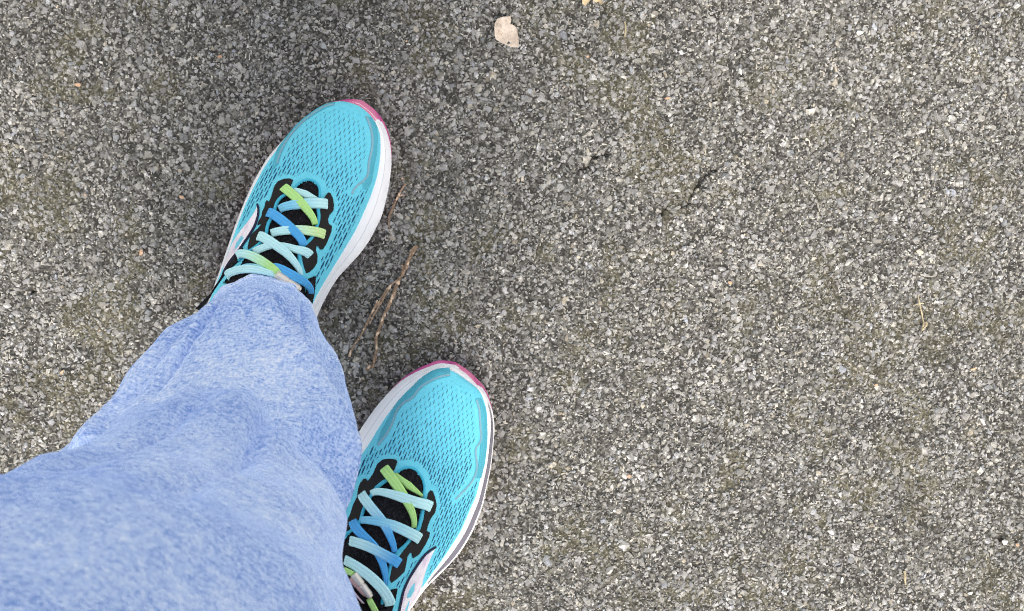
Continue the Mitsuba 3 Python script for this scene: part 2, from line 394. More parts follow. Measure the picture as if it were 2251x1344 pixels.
MARKS = {
    "left": {
        "eyestay_lateral": [[186.4,-19.8],[186.5,-22.9],[184.2,-26.8],[180.6,-30.1],[176.2,-30.9],[171.5,-30.1],[166.9,-29.2],[163.1,-29.1],[163.7,-31.2],[161.8,-31.5],[158.3,-30.4],[154.3,-30.4],[149.9,-29.1],[145.8,-29.5],[143.1,-28.9],[145.3,-27.7],[144.2,-26.6],[140.8,-27.4],[137.1,-29.1],[132.8,-30.0],[127.5,-28.7],[123.7,-27.4],[123.9,-25.8],[128.7,-23.6],[133.5,-19.9],[138.9,-19.8],[144.0,-22.6],[148.8,-23.9],[151.2,-22.1],[158.1,-22.1],[162.8,-23.8],[168.7,-23.5],[174.3,-21.7],[180.6,-19.4]],
        "eyestay_medial": [[187.4,8.1],[189.4,8.8],[189.4,10.3],[186.9,13.4],[182.4,16.5],[178.1,18.0],[173.5,16.8],[169.7,17.2],[167.2,19.3],[166.6,22.0],[162.7,23.3],[157.9,23.6],[152.1,23.9],[147.3,23.2],[146.4,21.8],[148.1,19.6],[147.4,18.1],[144.8,18.8],[141.2,21.8],[136.2,23.6],[131.1,23.1],[126.8,21.4],[125.6,20.1],[128.5,17.5],[132.8,14.1],[138.9,10.5],[144.3,10.6],[151.3,12.9],[158.4,14.3],[165.6,12.8],[173.1,9.6],[179.0,7.5],[183.7,7.7]],
        "throat": [[180.5,-15.9],[185.2,-15.2],[189.8,-12.5],[192.5,-7.9],[192.2,-2.8],[189.9,0.8],[185.2,3.5],[180.9,5.1],[173.2,7.8],[167.7,10.9],[162.3,12.0],[152.5,12.4],[145.5,10.0],[139.3,9.2],[133.3,11.1],[127.3,14.8],[122.2,18.5],[115.1,24.7],[107.9,29.2],[100.1,24.0],[94.6,-10.2],[90.9,-35.6],[102.4,-32.3],[111.2,-28.0],[120.6,-26.6],[126.1,-23.2],[133.5,-19.9],[139.3,-20.0],[144.3,-22.0],[149.2,-22.0],[157.7,-21.9],[162.5,-23.3],[168.3,-22.8],[173.8,-20.5]],
        "piping_lateral": [[179.5,-16.9],[173.4,-20.3],[168.3,-22.8],[163.2,-23.0],[157.7,-21.9],[149.8,-21.8],[144.6,-21.2],[139.5,-19.6],[132.3,-20.4],[126.1,-23.2],[120.6,-26.6],[112.3,-29.8]],
        "piping_medial": [[180.5,4.3],[173.2,7.8],[167.6,10.8],[162.3,12.0],[152.5,12.4],[145.1,10.2],[139.2,9.1],[133.3,10.9],[127.1,14.5],[122.6,17.4],[116.4,23.2]],
        "laces": [
            ([[178.2,-24.2],[175.7,-17.2],[173.5,-10.1],[169.2,-0.2],[165.4,6.4],[161.8,10.3]],[6.8,6.4,4.1],'lime','lime',(3.2,1.6)),
            ([[180.4,12.0],[178.6,7.9],[175.9,2.3],[172.1,-4.6],[166.8,-12.7],[160.8,-19.1]],[7.3,7.3,5.5],'aqua','sky',(2.2,1.0)),
            ([[178.5,-15.6],[179.5,-10.2],[180.1,-3.6],[180.9,4.3]],[4.6,5.5,1.8],'aqua','aqua',(1.0,0.6)),
            ([[155.0,-25.9],[154.7,-20.5],[152.9,-11.7],[149.9,-1.4],[146.5,6.0],[143.3,9.4]],[6.8,6.8,5.5],'blue','blue',(3.2,1.4)),
            ([[158.2,19.6],[157.2,15.1],[155.2,8.5],[152.0,0.4],[147.0,-8.7],[141.5,-16.2]],[6.8,6.4,5.5],'limepale','aqua',(2.2,1.0)),
            ([[135.6,-24.3],[135.5,-17.6],[134.1,-8.1],[132.3,0.5],[128.5,9.0],[125.0,13.9],[121.8,16.5]],[6.8,6.4,3.2],'aqua','aqua',(3.4,1.4)),
            ([[138.7,16.7],[139.3,11.3],[138.0,5.4],[137.0,-1.8],[134.9,-8.5],[129.6,-15.6],[123.1,-21.3]],[6.8,4.1,5.5],'aqua','aqua',(2.0,1.0)),
            ([[114.4,-31.2],[118.5,-24.9],[119.2,-16.1],[118.3,-7.8],[117.0,-1.4],[115.1,3.8]],[5.5,6.4,4.6],'aqua','lime',(4.2,3.2)),
            ([[97.2,-32.1],[104.5,-25.9],[110.0,-17.4],[112.6,-8.8],[114.2,1.8]],[5.5,5.5,3.6],'aqua','aqua',(3.0,3.0)),
            ([[117.9,-5.7],[119.9,2.8],[119.1,12.5],[117.9,22.0],[114.9,26.3],[112.0,27.8]],[5.0,6.8,4.1],'blue','blue',(2.6,1.2)),
            ([[108.0,-23.6],[113.0,-16.0],[114.8,-8.1],[115.4,-0.7]],[4.6,4.1,2.7],'sky','aqua',(1.6,1.6)),
        ],
        "clasp": [[114.6,0.6],[113.4,10.4],[111.7,18.4]],
        "tag": [[[108.3,-12.8],[110.9,-6.2],[111.4,-0.5],[109.8,-0.4],[107.8,-5.7],[107.9,-9.6]],[[107.9,-7.6],[109.1,-3.0],[109.2,-0.6],[107.7,-2.3],[106.8,-5.7]]],
        "emblem": [[157.2,-36.3],[151.1,-33.1],[141.8,-31.7],[131.6,-32.6],[119.2,-34.9],[107.8,-38.2],[100.1,-38.9],[104.7,-41.7],[113.0,-41.9],[122.5,-42.2],[132.2,-40.1],[142.2,-37.5],[151.4,-35.9]],
        "emblem_edge": [[157.5,-36.7],[155.4,-34.7],[150.5,-32.3],[141.5,-30.7],[131.3,-31.6],[119.0,-33.8],[107.5,-36.9],[97.6,-37.9]],
        "emblem_inset": [[130.3,-36.5],[129.8,-34.4],[122.4,-35.5],[118.7,-37.0],[123.7,-38.1]],
        "overlay_lateral": [[254.8,-17.8],[250.3,-23.8],[242.5,-29.1],[234.4,-33.4],[224.7,-36.9],[217.5,-38.8],[209.8,-39.5],[202.5,-39.4],[194.1,-37.7]],
        "overlay_medial": [[256.9,9.6],[250.9,15.9],[243.5,21.0],[234.4,24.5],[223.1,27.2],[215.4,29.7],[208.1,27.9],[196.9,25.3]],
        "band_lateral": [[257.3,-18.2],[252.1,-24.8],[244.8,-30.5],[237.0,-34.9],[228.0,-38.9],[215.7,-42.2],[204.8,-44.1],[196.1,-41.7],[186.2,-39.2],[193.3,-37.3],[203.6,-39.0],[216.4,-39.2],[224.7,-36.9],[234.0,-33.1],[241.7,-28.6],[249.1,-23.1],[254.4,-17.6]],
        "band_medial": [[256.9,9.6],[258.6,13.2],[254.2,19.7],[245.6,24.6],[234.9,28.6],[222.8,31.6],[212.6,34.5],[205.3,34.3],[203.8,31.6],[208.5,28.6],[215.8,30.4],[223.6,28.1],[234.7,25.2],[243.8,21.7],[251.3,16.6]],
        "collar_lateral": [[122.9,-32.3],[120.6,-28.8],[112.3,-29.8],[100.9,-35.2],[85.0,-39.3],[70.5,-43.3],[61.6,-45.1],[61.7,-49.2],[78.6,-43.1],[89.1,-39.0],[104.0,-37.1],[114.1,-34.3]],
        "collar_medial": [[126.0,26.9],[120.7,28.8],[111.6,31.4],[99.7,33.2],[105.0,29.5],[111.7,26.0],[118.4,23.3],[122.3,23.3]],
    },
    "right": {
        "eyestay_lateral": [[169.4,-18.5],[172.2,-19.4],[171.9,-21.3],[168.3,-24.9],[163.5,-28.3],[157.9,-29.4],[151.6,-27.9],[146.7,-28.0],[142.9,-28.6],[142.4,-31.7],[139.1,-32.4],[133.0,-31.9],[124.7,-30.3],[120.6,-26.9],[124.0,-24.3],[123.7,-22.8],[120.4,-22.2],[114.9,-23.6],[109.2,-24.6],[103.5,-21.9],[98.3,-18.6],[100.7,-16.2],[107.0,-14.1],[113.2,-15.0],[121.6,-17.0],[128.2,-19.2],[136.0,-22.1],[142.4,-24.0],[150.9,-22.9],[160.7,-20.2]],
        "eyestay_medial": [[181.8,13.3],[182.7,15.0],[180.8,19.9],[178.0,24.0],[173.4,26.2],[169.2,26.4],[165.3,26.3],[161.3,27.1],[158.1,27.8],[159.2,29.9],[158.3,31.1],[153.4,32.2],[149.3,31.9],[143.4,30.2],[136.9,30.5],[129.3,29.7],[120.7,30.0],[115.7,28.7],[118.4,26.7],[125.2,24.4],[131.4,22.5],[137.9,23.3],[145.4,24.1],[151.9,22.3],[157.7,21.7],[163.8,18.7],[169.2,14.7],[175.5,12.8]],
        "throat": [[174.2,10.1],[178.1,8.1],[181.2,4.2],[182.3,-0.6],[180.5,-6.1],[176.9,-10.9],[172.2,-14.1],[166.0,-16.0],[154.6,-19.7],[149.1,-20.5],[143.5,-21.4],[138.2,-20.1],[129.6,-17.6],[122.7,-14.4],[117.2,-12.7],[108.7,-13.4],[101.2,-14.6],[93.6,-16.0],[85.3,-22.8],[76.1,-29.0],[55.6,-38.1],[53.5,-11.0],[59.9,12.5],[80.9,20.9],[98.4,24.9],[110.7,27.4],[121.0,24.6],[129.1,21.4],[138.1,22.9],[143.8,23.4],[149.3,21.6],[155.1,21.1],[160.9,18.4],[167.1,14.9]],
        "piping_lateral": [[166.1,-16.2],[154.7,-20.0],[149.1,-20.7],[143.5,-21.4],[138.4,-20.0],[129.2,-17.8],[122.7,-14.4],[117.1,-12.2],[108.5,-12.9],[101.1,-14.5],[92.6,-15.9],[81.0,-18.5]],
        "piping_medial": [[173.6,10.4],[165.5,15.2],[159.3,18.7],[153.7,20.9],[148.3,21.7],[141.5,22.3],[134.8,21.9],[128.2,21.3],[120.2,24.2],[109.2,27.9]],
        "laces": [
            ([[173.0,20.4],[168.4,12.3],[162.9,3.5],[156.7,-5.5],[150.7,-12.4],[141.6,-18.0]],[7.3,6.8,3.4],'lime','lime',(3.0,1.4)),
            ([[172.8,11.1],[170.5,4.8],[168.0,-4.7],[165.4,-15.2]],[2.4,5.4,1.9],'lime','lime',(1.2,0.6)),
            ([[160.2,-24.9],[159.9,-18.9],[158.8,-10.9],[158.2,-0.7],[157.0,9.3],[155.4,15.9],[151.5,21.5]],[7.8,7.3,4.4],'aqua','aqua',(4.0,1.4)),
            ([[147.9,27.9],[144.6,21.5],[140.5,13.4],[136.1,5.1],[130.4,-2.1],[124.9,-7.7],[120.0,-11.4]],[6.8,6.8,3.9],'aqua','blue',(2.4,1.2)),
            ([[135.3,-26.0],[136.0,-19.9],[136.8,-10.1],[136.7,0.2],[135.0,9.8],[130.6,20.4]],[7.8,7.3,4.9],'aqua','sky',(4.0,1.4)),
            ([[127.0,25.7],[123.3,19.1],[120.6,11.6],[117.4,3.9],[111.8,-3.7],[103.6,-10.5],[95.2,-14.8]],[6.8,6.3,3.4],'blue','blue',(2.0,1.0)),
            ([[113.4,-18.3],[114.6,-9.7],[115.5,-1.0],[115.9,8.4],[114.7,16.2],[113.2,21.9]],[7.3,6.8,6.8],'blue','aqua',(4.4,3.0)),
            ([[81.4,-23.7],[87.5,-18.7],[93.7,-9.8],[97.2,-1.1],[99.5,8.2],[99.4,19.7]],[6.8,7.3,6.8],'aqua','aqua',(4.0,3.0)),
            ([[81.9,-7.4],[77.3,-12.5],[72.3,-17.3],[64.6,-22.7]],[3.9,4.4,4.4],'lime','lime',(3.0,3.0)),
            ([[93.8,9.2],[93.7,12.3],[93.2,15.7]],[3.4,3.9,3.9],'lime','lime',(5.0,4.0)),
        ],
        "clasp": [[94.2,9.3],[89.6,1.0],[84.0,-7.6]],
        "clasp2": [[90.5,10.2],[87.0,3.0],[83.9,-4.1]],
        "tag": [[[86.1,14.6],[87.1,13.0],[81.7,3.3],[76.8,-6.1],[76.5,-4.1],[80.9,5.0],[84.1,13.7]],[[80.9,9.1],[81.0,7.1],[76.8,0.1],[73.4,-6.0],[72.7,-4.3],[75.3,1.0]]],
        "emblem": [[131.6,-41.0],[124.8,-40.5],[114.4,-41.0],[105.6,-42.5],[92.5,-45.8],[81.8,-48.5],[70.5,-45.7],[61.7,-44.1],[65.3,-40.2],[79.1,-34.5],[86.8,-32.5],[95.3,-31.4],[104.7,-31.4],[115.3,-33.5],[125.0,-36.0]],
        "emblem_edge": [[132.9,-40.8],[125.8,-35.1],[116.1,-32.3],[104.5,-30.4],[94.6,-30.5],[84.7,-32.7],[76.3,-34.9],[66.2,-38.7]],
        "emblem_inset": [[102.2,-36.2],[97.8,-35.0],[92.4,-34.8],[89.1,-35.8],[89.6,-38.3],[95.7,-38.7]],
        "emblem_inset2": [[86.1,-38.8],[82.0,-39.0],[77.1,-39.7],[63.7,-43.8],[73.9,-42.3],[81.7,-40.3]],
        "overlay_medial": [[259.4,2.2],[253.6,10.1],[245.4,16.7],[238.8,19.9],[232.3,21.3],[222.5,27.1],[214.2,28.6],[205.4,28.1],[195.9,29.0],[186.1,31.5]],
        "overlay_lateral": [[249.5,-26.0],[241.7,-32.1],[229.7,-38.4],[218.4,-42.1],[216.7,-41.4],[202.8,-47.2],[191.0,-49.1],[182.1,-46.2],[172.6,-41.4]],
        "band_medial": [[264.5,4.3],[258.5,13.7],[249.8,20.2],[241.0,23.7],[233.2,26.7],[223.7,30.2],[216.0,32.0],[205.9,32.6],[196.3,33.5],[185.8,32.7],[186.6,30.8],[195.7,28.5],[205.3,27.7],[214.0,28.1],[222.3,26.7],[232.2,20.8],[238.7,19.4],[245.2,16.3],[253.4,9.6],[259.2,1.7]],
        "band_lateral": [[250.9,-25.4],[252.1,-29.0],[246.0,-35.4],[234.8,-42.3],[219.9,-49.8],[204.4,-54.6],[192.6,-56.3],[192.5,-51.1],[205.3,-48.5],[218.9,-43.7],[230.1,-39.6],[242.0,-32.9]],
        "collar_lateral": [[95.3,-24.9],[86.2,-27.1],[76.0,-28.5],[63.8,-31.3],[63.7,-28.2],[75.4,-24.6],[82.7,-20.9],[90.6,-19.4],[93.6,-21.1]],
        "collar_medial": [[84.7,22.7],[74.3,22.3],[59.5,19.9],[57.5,23.4],[74.4,25.7],[86.3,25.7]],
    },
}

# ------------------------------------------------------------------ the two running shoes
LACE = {"lime": rgb(184, 234, 144), "limepale": rgb(208, 240, 168), "aqua": rgb(194, 242, 246), "sky": rgb(132, 208, 240), "blue": rgb(84, 174, 236)}
PLACE = {"left": ((-0.13670134, -0.11943448), 65.018, 1), "right": ((-0.05803949, -0.33418543), 65.766, -1)}
GROUND = 0.0006


class Foot:
    def __init__(self, side):
        self.form, (self.o, ang, self.sign) = SHOE_FORM[side], PLACE[side]
        self.marks = MARKS[side]
        a = math.radians(ang)
        self.a = np.array([math.cos(a), math.sin(a)])
        self.v = np.array([self.a[1], -self.a[0]]) * self.sign

    def world(self, p):
        p = np.asarray(p, float) / 1000
        return np.concatenate([np.array(self.o) + p[..., :1] * self.a + p[..., 1:2] * self.v, p[..., 2:] + GROUND], -1)

    def mesh(self, v, f):
        """To world; the right shoe is the left one's mirror image, so its faces turn over."""
        f = np.asarray(f)
        return self.world(v), (f if self.sign < 0 else f[:, ::-1])

    def at(self, um, off):
        um = np.asarray(um, float)
        z = upper_z(self.form, um[..., 0], um[..., 1])
        n = upper_normal(self.form, um[..., 0], um[..., 1])
        return np.concatenate([um, z[..., None]], -1) + n * np.asarray(off)[..., None]

    def drape(self, polygon, off, thick, edge=2.2):
        """A film of the polygon's shape laid on the upper."""
        poly = polygon if hasattr(polygon, "exterior") else sg.Polygon(polygon).buffer(0)
        if poly.geom_type != "Polygon":
            poly = max(poly.geoms, key=lambda g: g.area)
        cs = m3.CrossSection([np.array(poly.exterior.coords)[:-1]] + [np.array(h.coords)[:-1] for h in poly.interiors], m3.FillRule.EvenOdd)
        m = m3.Manifold.extrude(cs, thick).refine_to_length(edge).to_mesh()
        p = np.array(m.vert_properties)[:, :3]
        f = np.array(m.tri_verts)
        return *self.mesh(self.at(p[:, :2], off + p[:, 2]), f[:, ::-1]), p[:, :2]

    def ribbon(self, path, widths, thick, lifts, n=44, ridges=3):
        """A flat ribbed lace laid over the upper; returns mesh, uv and the share along it."""
        p = curve(path, n)
        s = np.linspace(0, 1, n)
        d = np.gradient(p, axis=0)
        d /= np.linalg.norm(d, axis=1, keepdims=True)
        side = np.stack([-d[:, 1], d[:, 0]], -1)
        w = np.interp(s, np.linspace(0, 1, len(widths)), widths) * 0.55
        a, b = lifts
        rise = a + (b - a) * s
        rise = rise * np.clip(np.minimum(s, 1 - s) * 9, 0.0, 1) ** 0.6 + 1.2
        prof = np.linspace(-1, 1, 13)
        hump = thick * (1 - np.abs(prof) ** 6) * (0.86 + 0.14 * np.cos(prof * np.pi * ridges))
        q = p[:, None] + side[:, None] * (w[:, None] * prof[None])[..., None]
        top = self.at(q, rise[:, None] + hump[None])
        low = self.at(q, np.maximum(rise - 0.25, 0.3)[:, None] + 0 * hump[None])
        # a flat lace keeps level across its width: take the height of its middle line
        mid = 0.75
        for layer in (top, low):
            zc = layer[:, 6:7, 2]
            layer[..., 2] = layer[..., 2] * (1 - mid) + (zc + (layer[..., 2] - self.at(q, 0 * hump[None] + 0 * rise[:, None])[..., 2]) * 0 + (hump - hump[6])[None] * (1 if layer is top else 0)) * mid
        ring = np.concatenate([top, low[:, ::-1]], 1)
        f = grid_faces(n, 26, True)
        caps = []
        for e, r in ((0, False), (n - 1, True)):
            for j in range(12):
                t = [[e * 26 + j, e * 26 + j + 1, e * 26 + 25 - j], [e * 26 + j + 1, e * 26 + 24 - j, e * 26 + 25 - j]]
                caps += [x[::-1] for x in t] if r else t
        v, f = self.mesh(ring.reshape(-1, 3), np.vstack([f, caps]))
        length = np.linalg.norm(np.diff(p, axis=0), axis=1).sum()
        uv = np.stack([np.repeat(s * length, 26), np.tile(np.r_[prof, prof[::-1]] * 3, n)], -1)
        return (v, f), uv, np.repeat(s, 26)


def outline(med, lat, n):
    """Closed outline from heel over the medial side to the toe and back, n points each side."""
    out = []
    for side, sg_ in ((med, 1), (lat, -1)):
        p = np.array(side, float)
        t = np.linspace(0, np.pi, n)
        u = p[0, 0] + (p[-1, 0] - p[0, 0]) * (1 - np.cos(t)) / 2
        # interpolate the half width against a parameter that is smooth at both ends
        w = PchipInterpolator(p[:, 0], p[:, 1])(u)
        out.append(np.stack([u, sg_ * w], -1))
    return np.vstack([out[0], out[1][::-1][1:-1]])


def make_shoe(side, label):
    s = Foot(side)
    k = thing("running_shoe", label, "shoe", "pair of running shoes")
    form, marks, N = s.form, s.marks, 90
    big, small = outline(form["out_med"], form["out_lat"], N), outline(form["bite_med"], form["bite_lat"], N)
    ctr = np.array([135.0, 0.0])

    def ring(out, z):
        return np.concatenate([out, (np.broadcast_to(z, len(out)) + lift(out[:, 0]))[:, None]], 1)

    def inset(out, d):
        t = np.gradient(np.vstack([out[-1], out, out[0]]), axis=0)[1:-1]
        nrm = np.stack([-t[:, 1], t[:, 0]], -1)
        nrm /= np.linalg.norm(nrm, axis=1, keepdims=True) + 1e-9
        sgn = np.sign(((ctr * [1, 0] + [0, 0]) * 0 + nrm * (np.stack([np.clip(out[:, 0], 40, 225), 0 * out[:, 1]], -1) - out)).sum(1))
        return out + nrm * (sgn * d)[:, None]

    bz = bite_z(small[:, 0]) - lift(small[:, 0])

    def loft(rings, vs):
        v = np.concatenate(rings)
        f = grid_faces(len(rings), len(big), True)
        uv = np.stack([v[:, 0], np.repeat(vs, len(big))], -1)
        return s.mesh(v, f[:, ::-1]), uv

    mixr = lambda t: big * (1 - t) + small * t
    wave = 0.35 * np.sin(np.arange(len(big)) * 2.1)
    rings = [ring(inset(big, 3.0), 5.5), ring(inset(big, 0.8), 8.0), ring(big, 12.0), ring(inset(big, -0.3), 16.0), ring(inset(big, 0.0), 19.5), ring(inset(mixr(0.10), 0.9), 21.3), ring(mixr(0.14), 22.4), ring(mixr(0.42), 26.5), ring(inset(mixr(0.50), 0.5), 27.4), ring(mixr(0.56), 28.4), ring(mixr(0.86), bz - 1.6), ring(small, bz + 0.6), ring(inset(small, 2.5), bz + 0.4)]
    m, uv = loft(rings, [5.5, 8, 12, 16, 19.5, 21.5, 22.5, 26.5, 27, 28.4, 31, 33, 34])
    obj("midsole", k, m, "foam", smooth=True, uv=uv)
    # outsole: flares past the foam at the toe and wraps up its front
    u = big[:, 0]
    toe = np.clip((u - 205) / 55, 0, 1) ** 1.4
    if side == "left":
        here = np.clip((big[:, 1] + 17) / 8, 0, 1)
    else:
        here = np.clip((4 - big[:, 1]) / 8, 0, 1)
    wrap = np.clip((u - 252) / 10, 0, 1) ** 0.8 * here
    wrap = wrap * (1.0 if side == "left" else 0.93)
    r0 = inset(big, 4.5)
    r1, r2 = inset(big, 1.2 - 2.4 * toe), inset(big, 1.0 - 3.0 * toe)
    r3 = inset(big, 1.6 - 3.4 * wrap)
    r4 = inset(big * (1 - 0.7 * wrap[:, None]) + small * 0.7 * wrap[:, None], 2.4 - 3.6 * wrap)
    r5 = inset(big * (1 - 0.95 * wrap[:, None]) + small * 0.95 * wrap[:, None], 3.4 - 3.6 * wrap)
    m, uv = loft([ring(inset(big, 14), 0.4), ring(r0, 0.0), ring(r1, 1.5), ring(r2, 5.5), ring(r3, 7.0 + 10 * wrap), ring(r4, 6.8 + (bz - 9.5) * wrap), ring(r5, 6.4 + (bz - 6.6) * wrap)], [0, 1, 2, 3, 4, 5, 6])
    obj("outsole", k, m, "pink_rubber", smooth=True, uv=uv)
    # upper
    throat = sg.Polygon(marks["throat"]).buffer(0)
    opening = sg.Point(0, 0).buffer(1, 32)
    opening = shapely.affinity.translate(shapely.affinity.scale(opening, 38, 25), 48, 0)
    nu, nt = 190, 150
    d = np.linspace(0, 1, nu)
    us = 5.2 + (263.0 - 5.2) * (1 - np.cos(np.pi * d)) / 2
    th = np.linspace(0, np.pi, nt)
    U = np.repeat(us[:, None], nt, 1)
    xn = np.sign(np.cos(th)) * np.abs(np.cos(th)) ** 0.72
    wm, wl = spline(form["bite_med"], us), spline(form["bite_lat"], us)
    M = np.where(xn[None] > 0, wm[:, None], wl[:, None]) * xn[None]
    P = np.stack([U, M, upper_z(form, U, M)], -1)
    P[..., 2] += 0.35 * (meshkit.fbm(np.stack([U * 0.05, M * 0.07, 0 * U], -1), 3, 4) - 0.5) * 3.2
    F = grid_faces(nu, nt)
    cen = P.reshape(-1, 3)[F].mean(1)
    cut = shapely.contains_xy(throat.buffer(-0.6), cen[:, 0], cen[:, 1]) | shapely.contains_xy(opening, cen[:, 0], cen[:, 1])
    # plain knit round the throat, the eyestays and the edges; slits elsewhere
    eye = shapely.union_all([sg.Polygon(marks[e]).buffer(0) for e in ("eyestay_lateral", "eyestay_medial")]).buffer(3.2)
    zone = shapely.union_all([throat.buffer(5.5), eye, sg.Polygon(marks["emblem"]).buffer(3), sg.LineString(marks["overlay_lateral"]).buffer(3.4), sg.LineString(marks["overlay_medial"]).buffer(3.4)])
    pts = shapely.points(P[..., :2].reshape(-1, 2))
    dist = shapely.distance(pts, zone)
    edge = (np.where(M > 0, wm[:, None], wl[:, None]) - np.abs(M)).ravel()
    toe_lat = U.ravel() > 256
    plain = (dist < 0.4) | (edge < 3.0 + 3 * np.clip((U.ravel() - 200) / 50, 0, 1)) | toe_lat | (U.ravel() < 96)
    # faces take one zone: split the vertices by zone so that no face blends the two uv ranges
    F = F[~cut]
    fp = plain[F].sum(1) >= 2
    base = P.reshape(-1, 3)
    uvs = np.concatenate([base[:, :2], base[:, :2] + [1000, 0]])
    F2 = F + (fp * len(base))[:, None]
    w, F2 = s.mesh(np.vstack([base, base]), F2)
    t = trimesh.Trimesh(w[: len(base)], (F if s.sign < 0 else F[:, ::-1]), process=False)
    scene_key = numbered(f"{k}__upper")
    nrm = np.vstack([t.vertex_normals] * 2)
    path = meshkit.write_ply((w, F2), False, uvs, None, normals=nrm)
    scene[scene_key] = {"type": "ply", "filename": path, "face_normals": False, "bsdf": {"type": "ref", "id": "knit"}}

    def film(name, poly, off, thick, mat, parent=k, label=None, edge=2.2, smooth=40):
        v, f, um = s.drape(poly, off, thick, edge)
        if smooth is True:
            return obj(name, parent, (v, f), mat, label=label, smooth=True, uv=um)
        return obj(name, parent, (v, f), mat, label=label, smooth=smooth)

    film("tongue", throat.buffer(2.2), -2.6, 1.4, "black_knit", smooth=True)
    film("eyestay", marks["eyestay_lateral"], 0.15, 0.75, "black_film", label="black lacing overlay on the outer side")
    film("eyestay", marks["eyestay_medial"], 0.15, 0.75, "black_film", label="black lacing overlay on the inner side")
    for e in ("lateral", "medial"):
        film("toe_overlay", sg.Polygon(marks[f"band_{e}"]).buffer(0.3), 0.1, 0.3, "film_band", smooth=True)
        film("printed_line", sg.LineString(curve(marks[f"overlay_{e}"], 30)).buffer(0.75), 0.25, 0.35, "grey_print")
        film("collar_panel", marks[f"collar_{e}"], 0.2, 0.8, "black_knit", smooth=True)
        p = curve(marks[f"piping_{e}"], 60)
        obj("throat_piping", k, s.mesh(*tube(s.at(p, np.full(60, 0.55)), 1.35, 8)), "cord", smooth=True)
    tip = [q for q in marks["throat"][:8] if q[0] > 164]
    p = curve(tip, 40)
    obj("throat_piping", k, s.mesh(*tube(s.at(p, np.full(40, 0.2)), 1.0, 8)), "cord", smooth=True)
    em = film("side_emblem", marks["emblem"], 0.3, 0.5, "white_print", label="white wing-shaped emblem on the outer side", smooth=True)
    film("outline", sg.LineString(curve(marks["emblem_edge"], 30)).buffer(0.75), 0.45, 0.55, "navy_print", parent=em, label="navy outline along the emblem's upper edge")
    for q in ("emblem_inset", "emblem_inset2"):
        if q in marks:
            film("inset", sg.Polygon(marks[q]).buffer(0.2), 0.75, 0.25, "aqua_print", parent=em)
    t_ = np.linspace(math.radians(48), math.radians(312), 60)
    ring_pts = np.stack([48 + 40 * np.cos(t_), 27 * np.sin(t_)], -1)
    obj("collar", k, s.mesh(*tube(s.at(ring_pts, np.full(60, -1.5)), 6.0, 12)), "black_knit", smooth=True, uv=np.zeros((60 * 12 + 2, 2)))
    names = {"lime": "lime green", "limepale": "lime to aqua", "aqua": "pale aqua", "sky": "sky blue", "blue": "bright blue"}
    for path, widths, c0, c1, lifts in marks["laces"]:
        m, uv, t = s.ribbon(path, widths, 1.25, lifts)
        a, b = np.array(LACE[c0]), np.array(LACE[c1])
        tt = np.clip((t - 0.15) / 0.6, 0, 1)[:, None]
        col = a * (1 - tt) + b * tt
        col = col * (1 - 0.16 * (np.abs(np.sin(uv[:, 1:2] * 1.55)) ** 6))
        obj("lace", k, m, "lace_cloth", label=f"{names[c0]} lace crossing" if c0 == c1 else f"lace crossing fading from {names[c0]} to {names[c1]}", smooth=True, uv=uv, color=col)
    # lace lock: two metal sleeves screwed together end to end
    for name, r, mat in (("clasp", 3.3, "clasp_metal"), ("clasp2", 2.5, "clasp_pink")):
        if name not in marks:
            continue
        p = curve(marks[name], 40)
        q = s.at(p, np.full(40, 4.6 if name == "clasp" else 3.6))
        lo, hi = q[0], q[-1]
        q = lo + np.linspace(0, 1, 40)[:, None] * (hi - lo)
        rr = np.full(40, r)
        rr[[0, -1]] = r * 0.72
        rr[18:20] = r * 0.80
        rr[20:] *= 0.93
        rr[36:] *= 0.8
        obj("lace_lock", k, s.mesh(*tube(q, rr, 16)), mat, label="metal lace lock sleeve" if name == "clasp" else "pinkish face of the lace lock", smooth=35)
    for q in marks["tag"]:
        film("tongue_tag", sg.Polygon(q).buffer(0), 0.2, 0.8, "pale_pink_print")
    if side == "right":
        # dark line moulded into the outer wall of the foam
        sel = [i for i in range(len(big)) if big[i, 1] < -20 and 92 < big[i, 0] < 252]
        o = mixr(0.40)[sel]
        z = 26.2 + lift(o[:, 0])
        up, dn = inset(mixr(0.60), -0.5)[sel], inset(mixr(0.22), -0.6)[sel]
        taper = np.clip(np.minimum(o[:, 0] - 92, 252 - o[:, 0]) / 26, 0.05, 1)[:, None]
        mid = (up + dn) / 2
        A = np.concatenate([mid + (up - mid) * taper, (z + 2.4)[:, None]], 1)
        B = np.concatenate([mid + (dn - mid) * taper, (z - 2.2)[:, None]], 1)
        C_ = A * [1, 0.985, 1] - [0, 0, 2.5]
        v = np.concatenate([A, B, C_])
        n = len(sel)
        g = grid_faces(3, n)
        obj("midsole_stripe", k, s.mesh(v, g), "dark_stripe", label="dark grey line along the outer wall of the sole", smooth=30)
    return k


make_shoe("left", "turquoise running shoe nearer the top, left foot, with the trouser hem lying across its laces")
make_shoe("right", "turquoise running shoe nearer the bottom edge, right foot, partly hidden behind the left trouser leg")

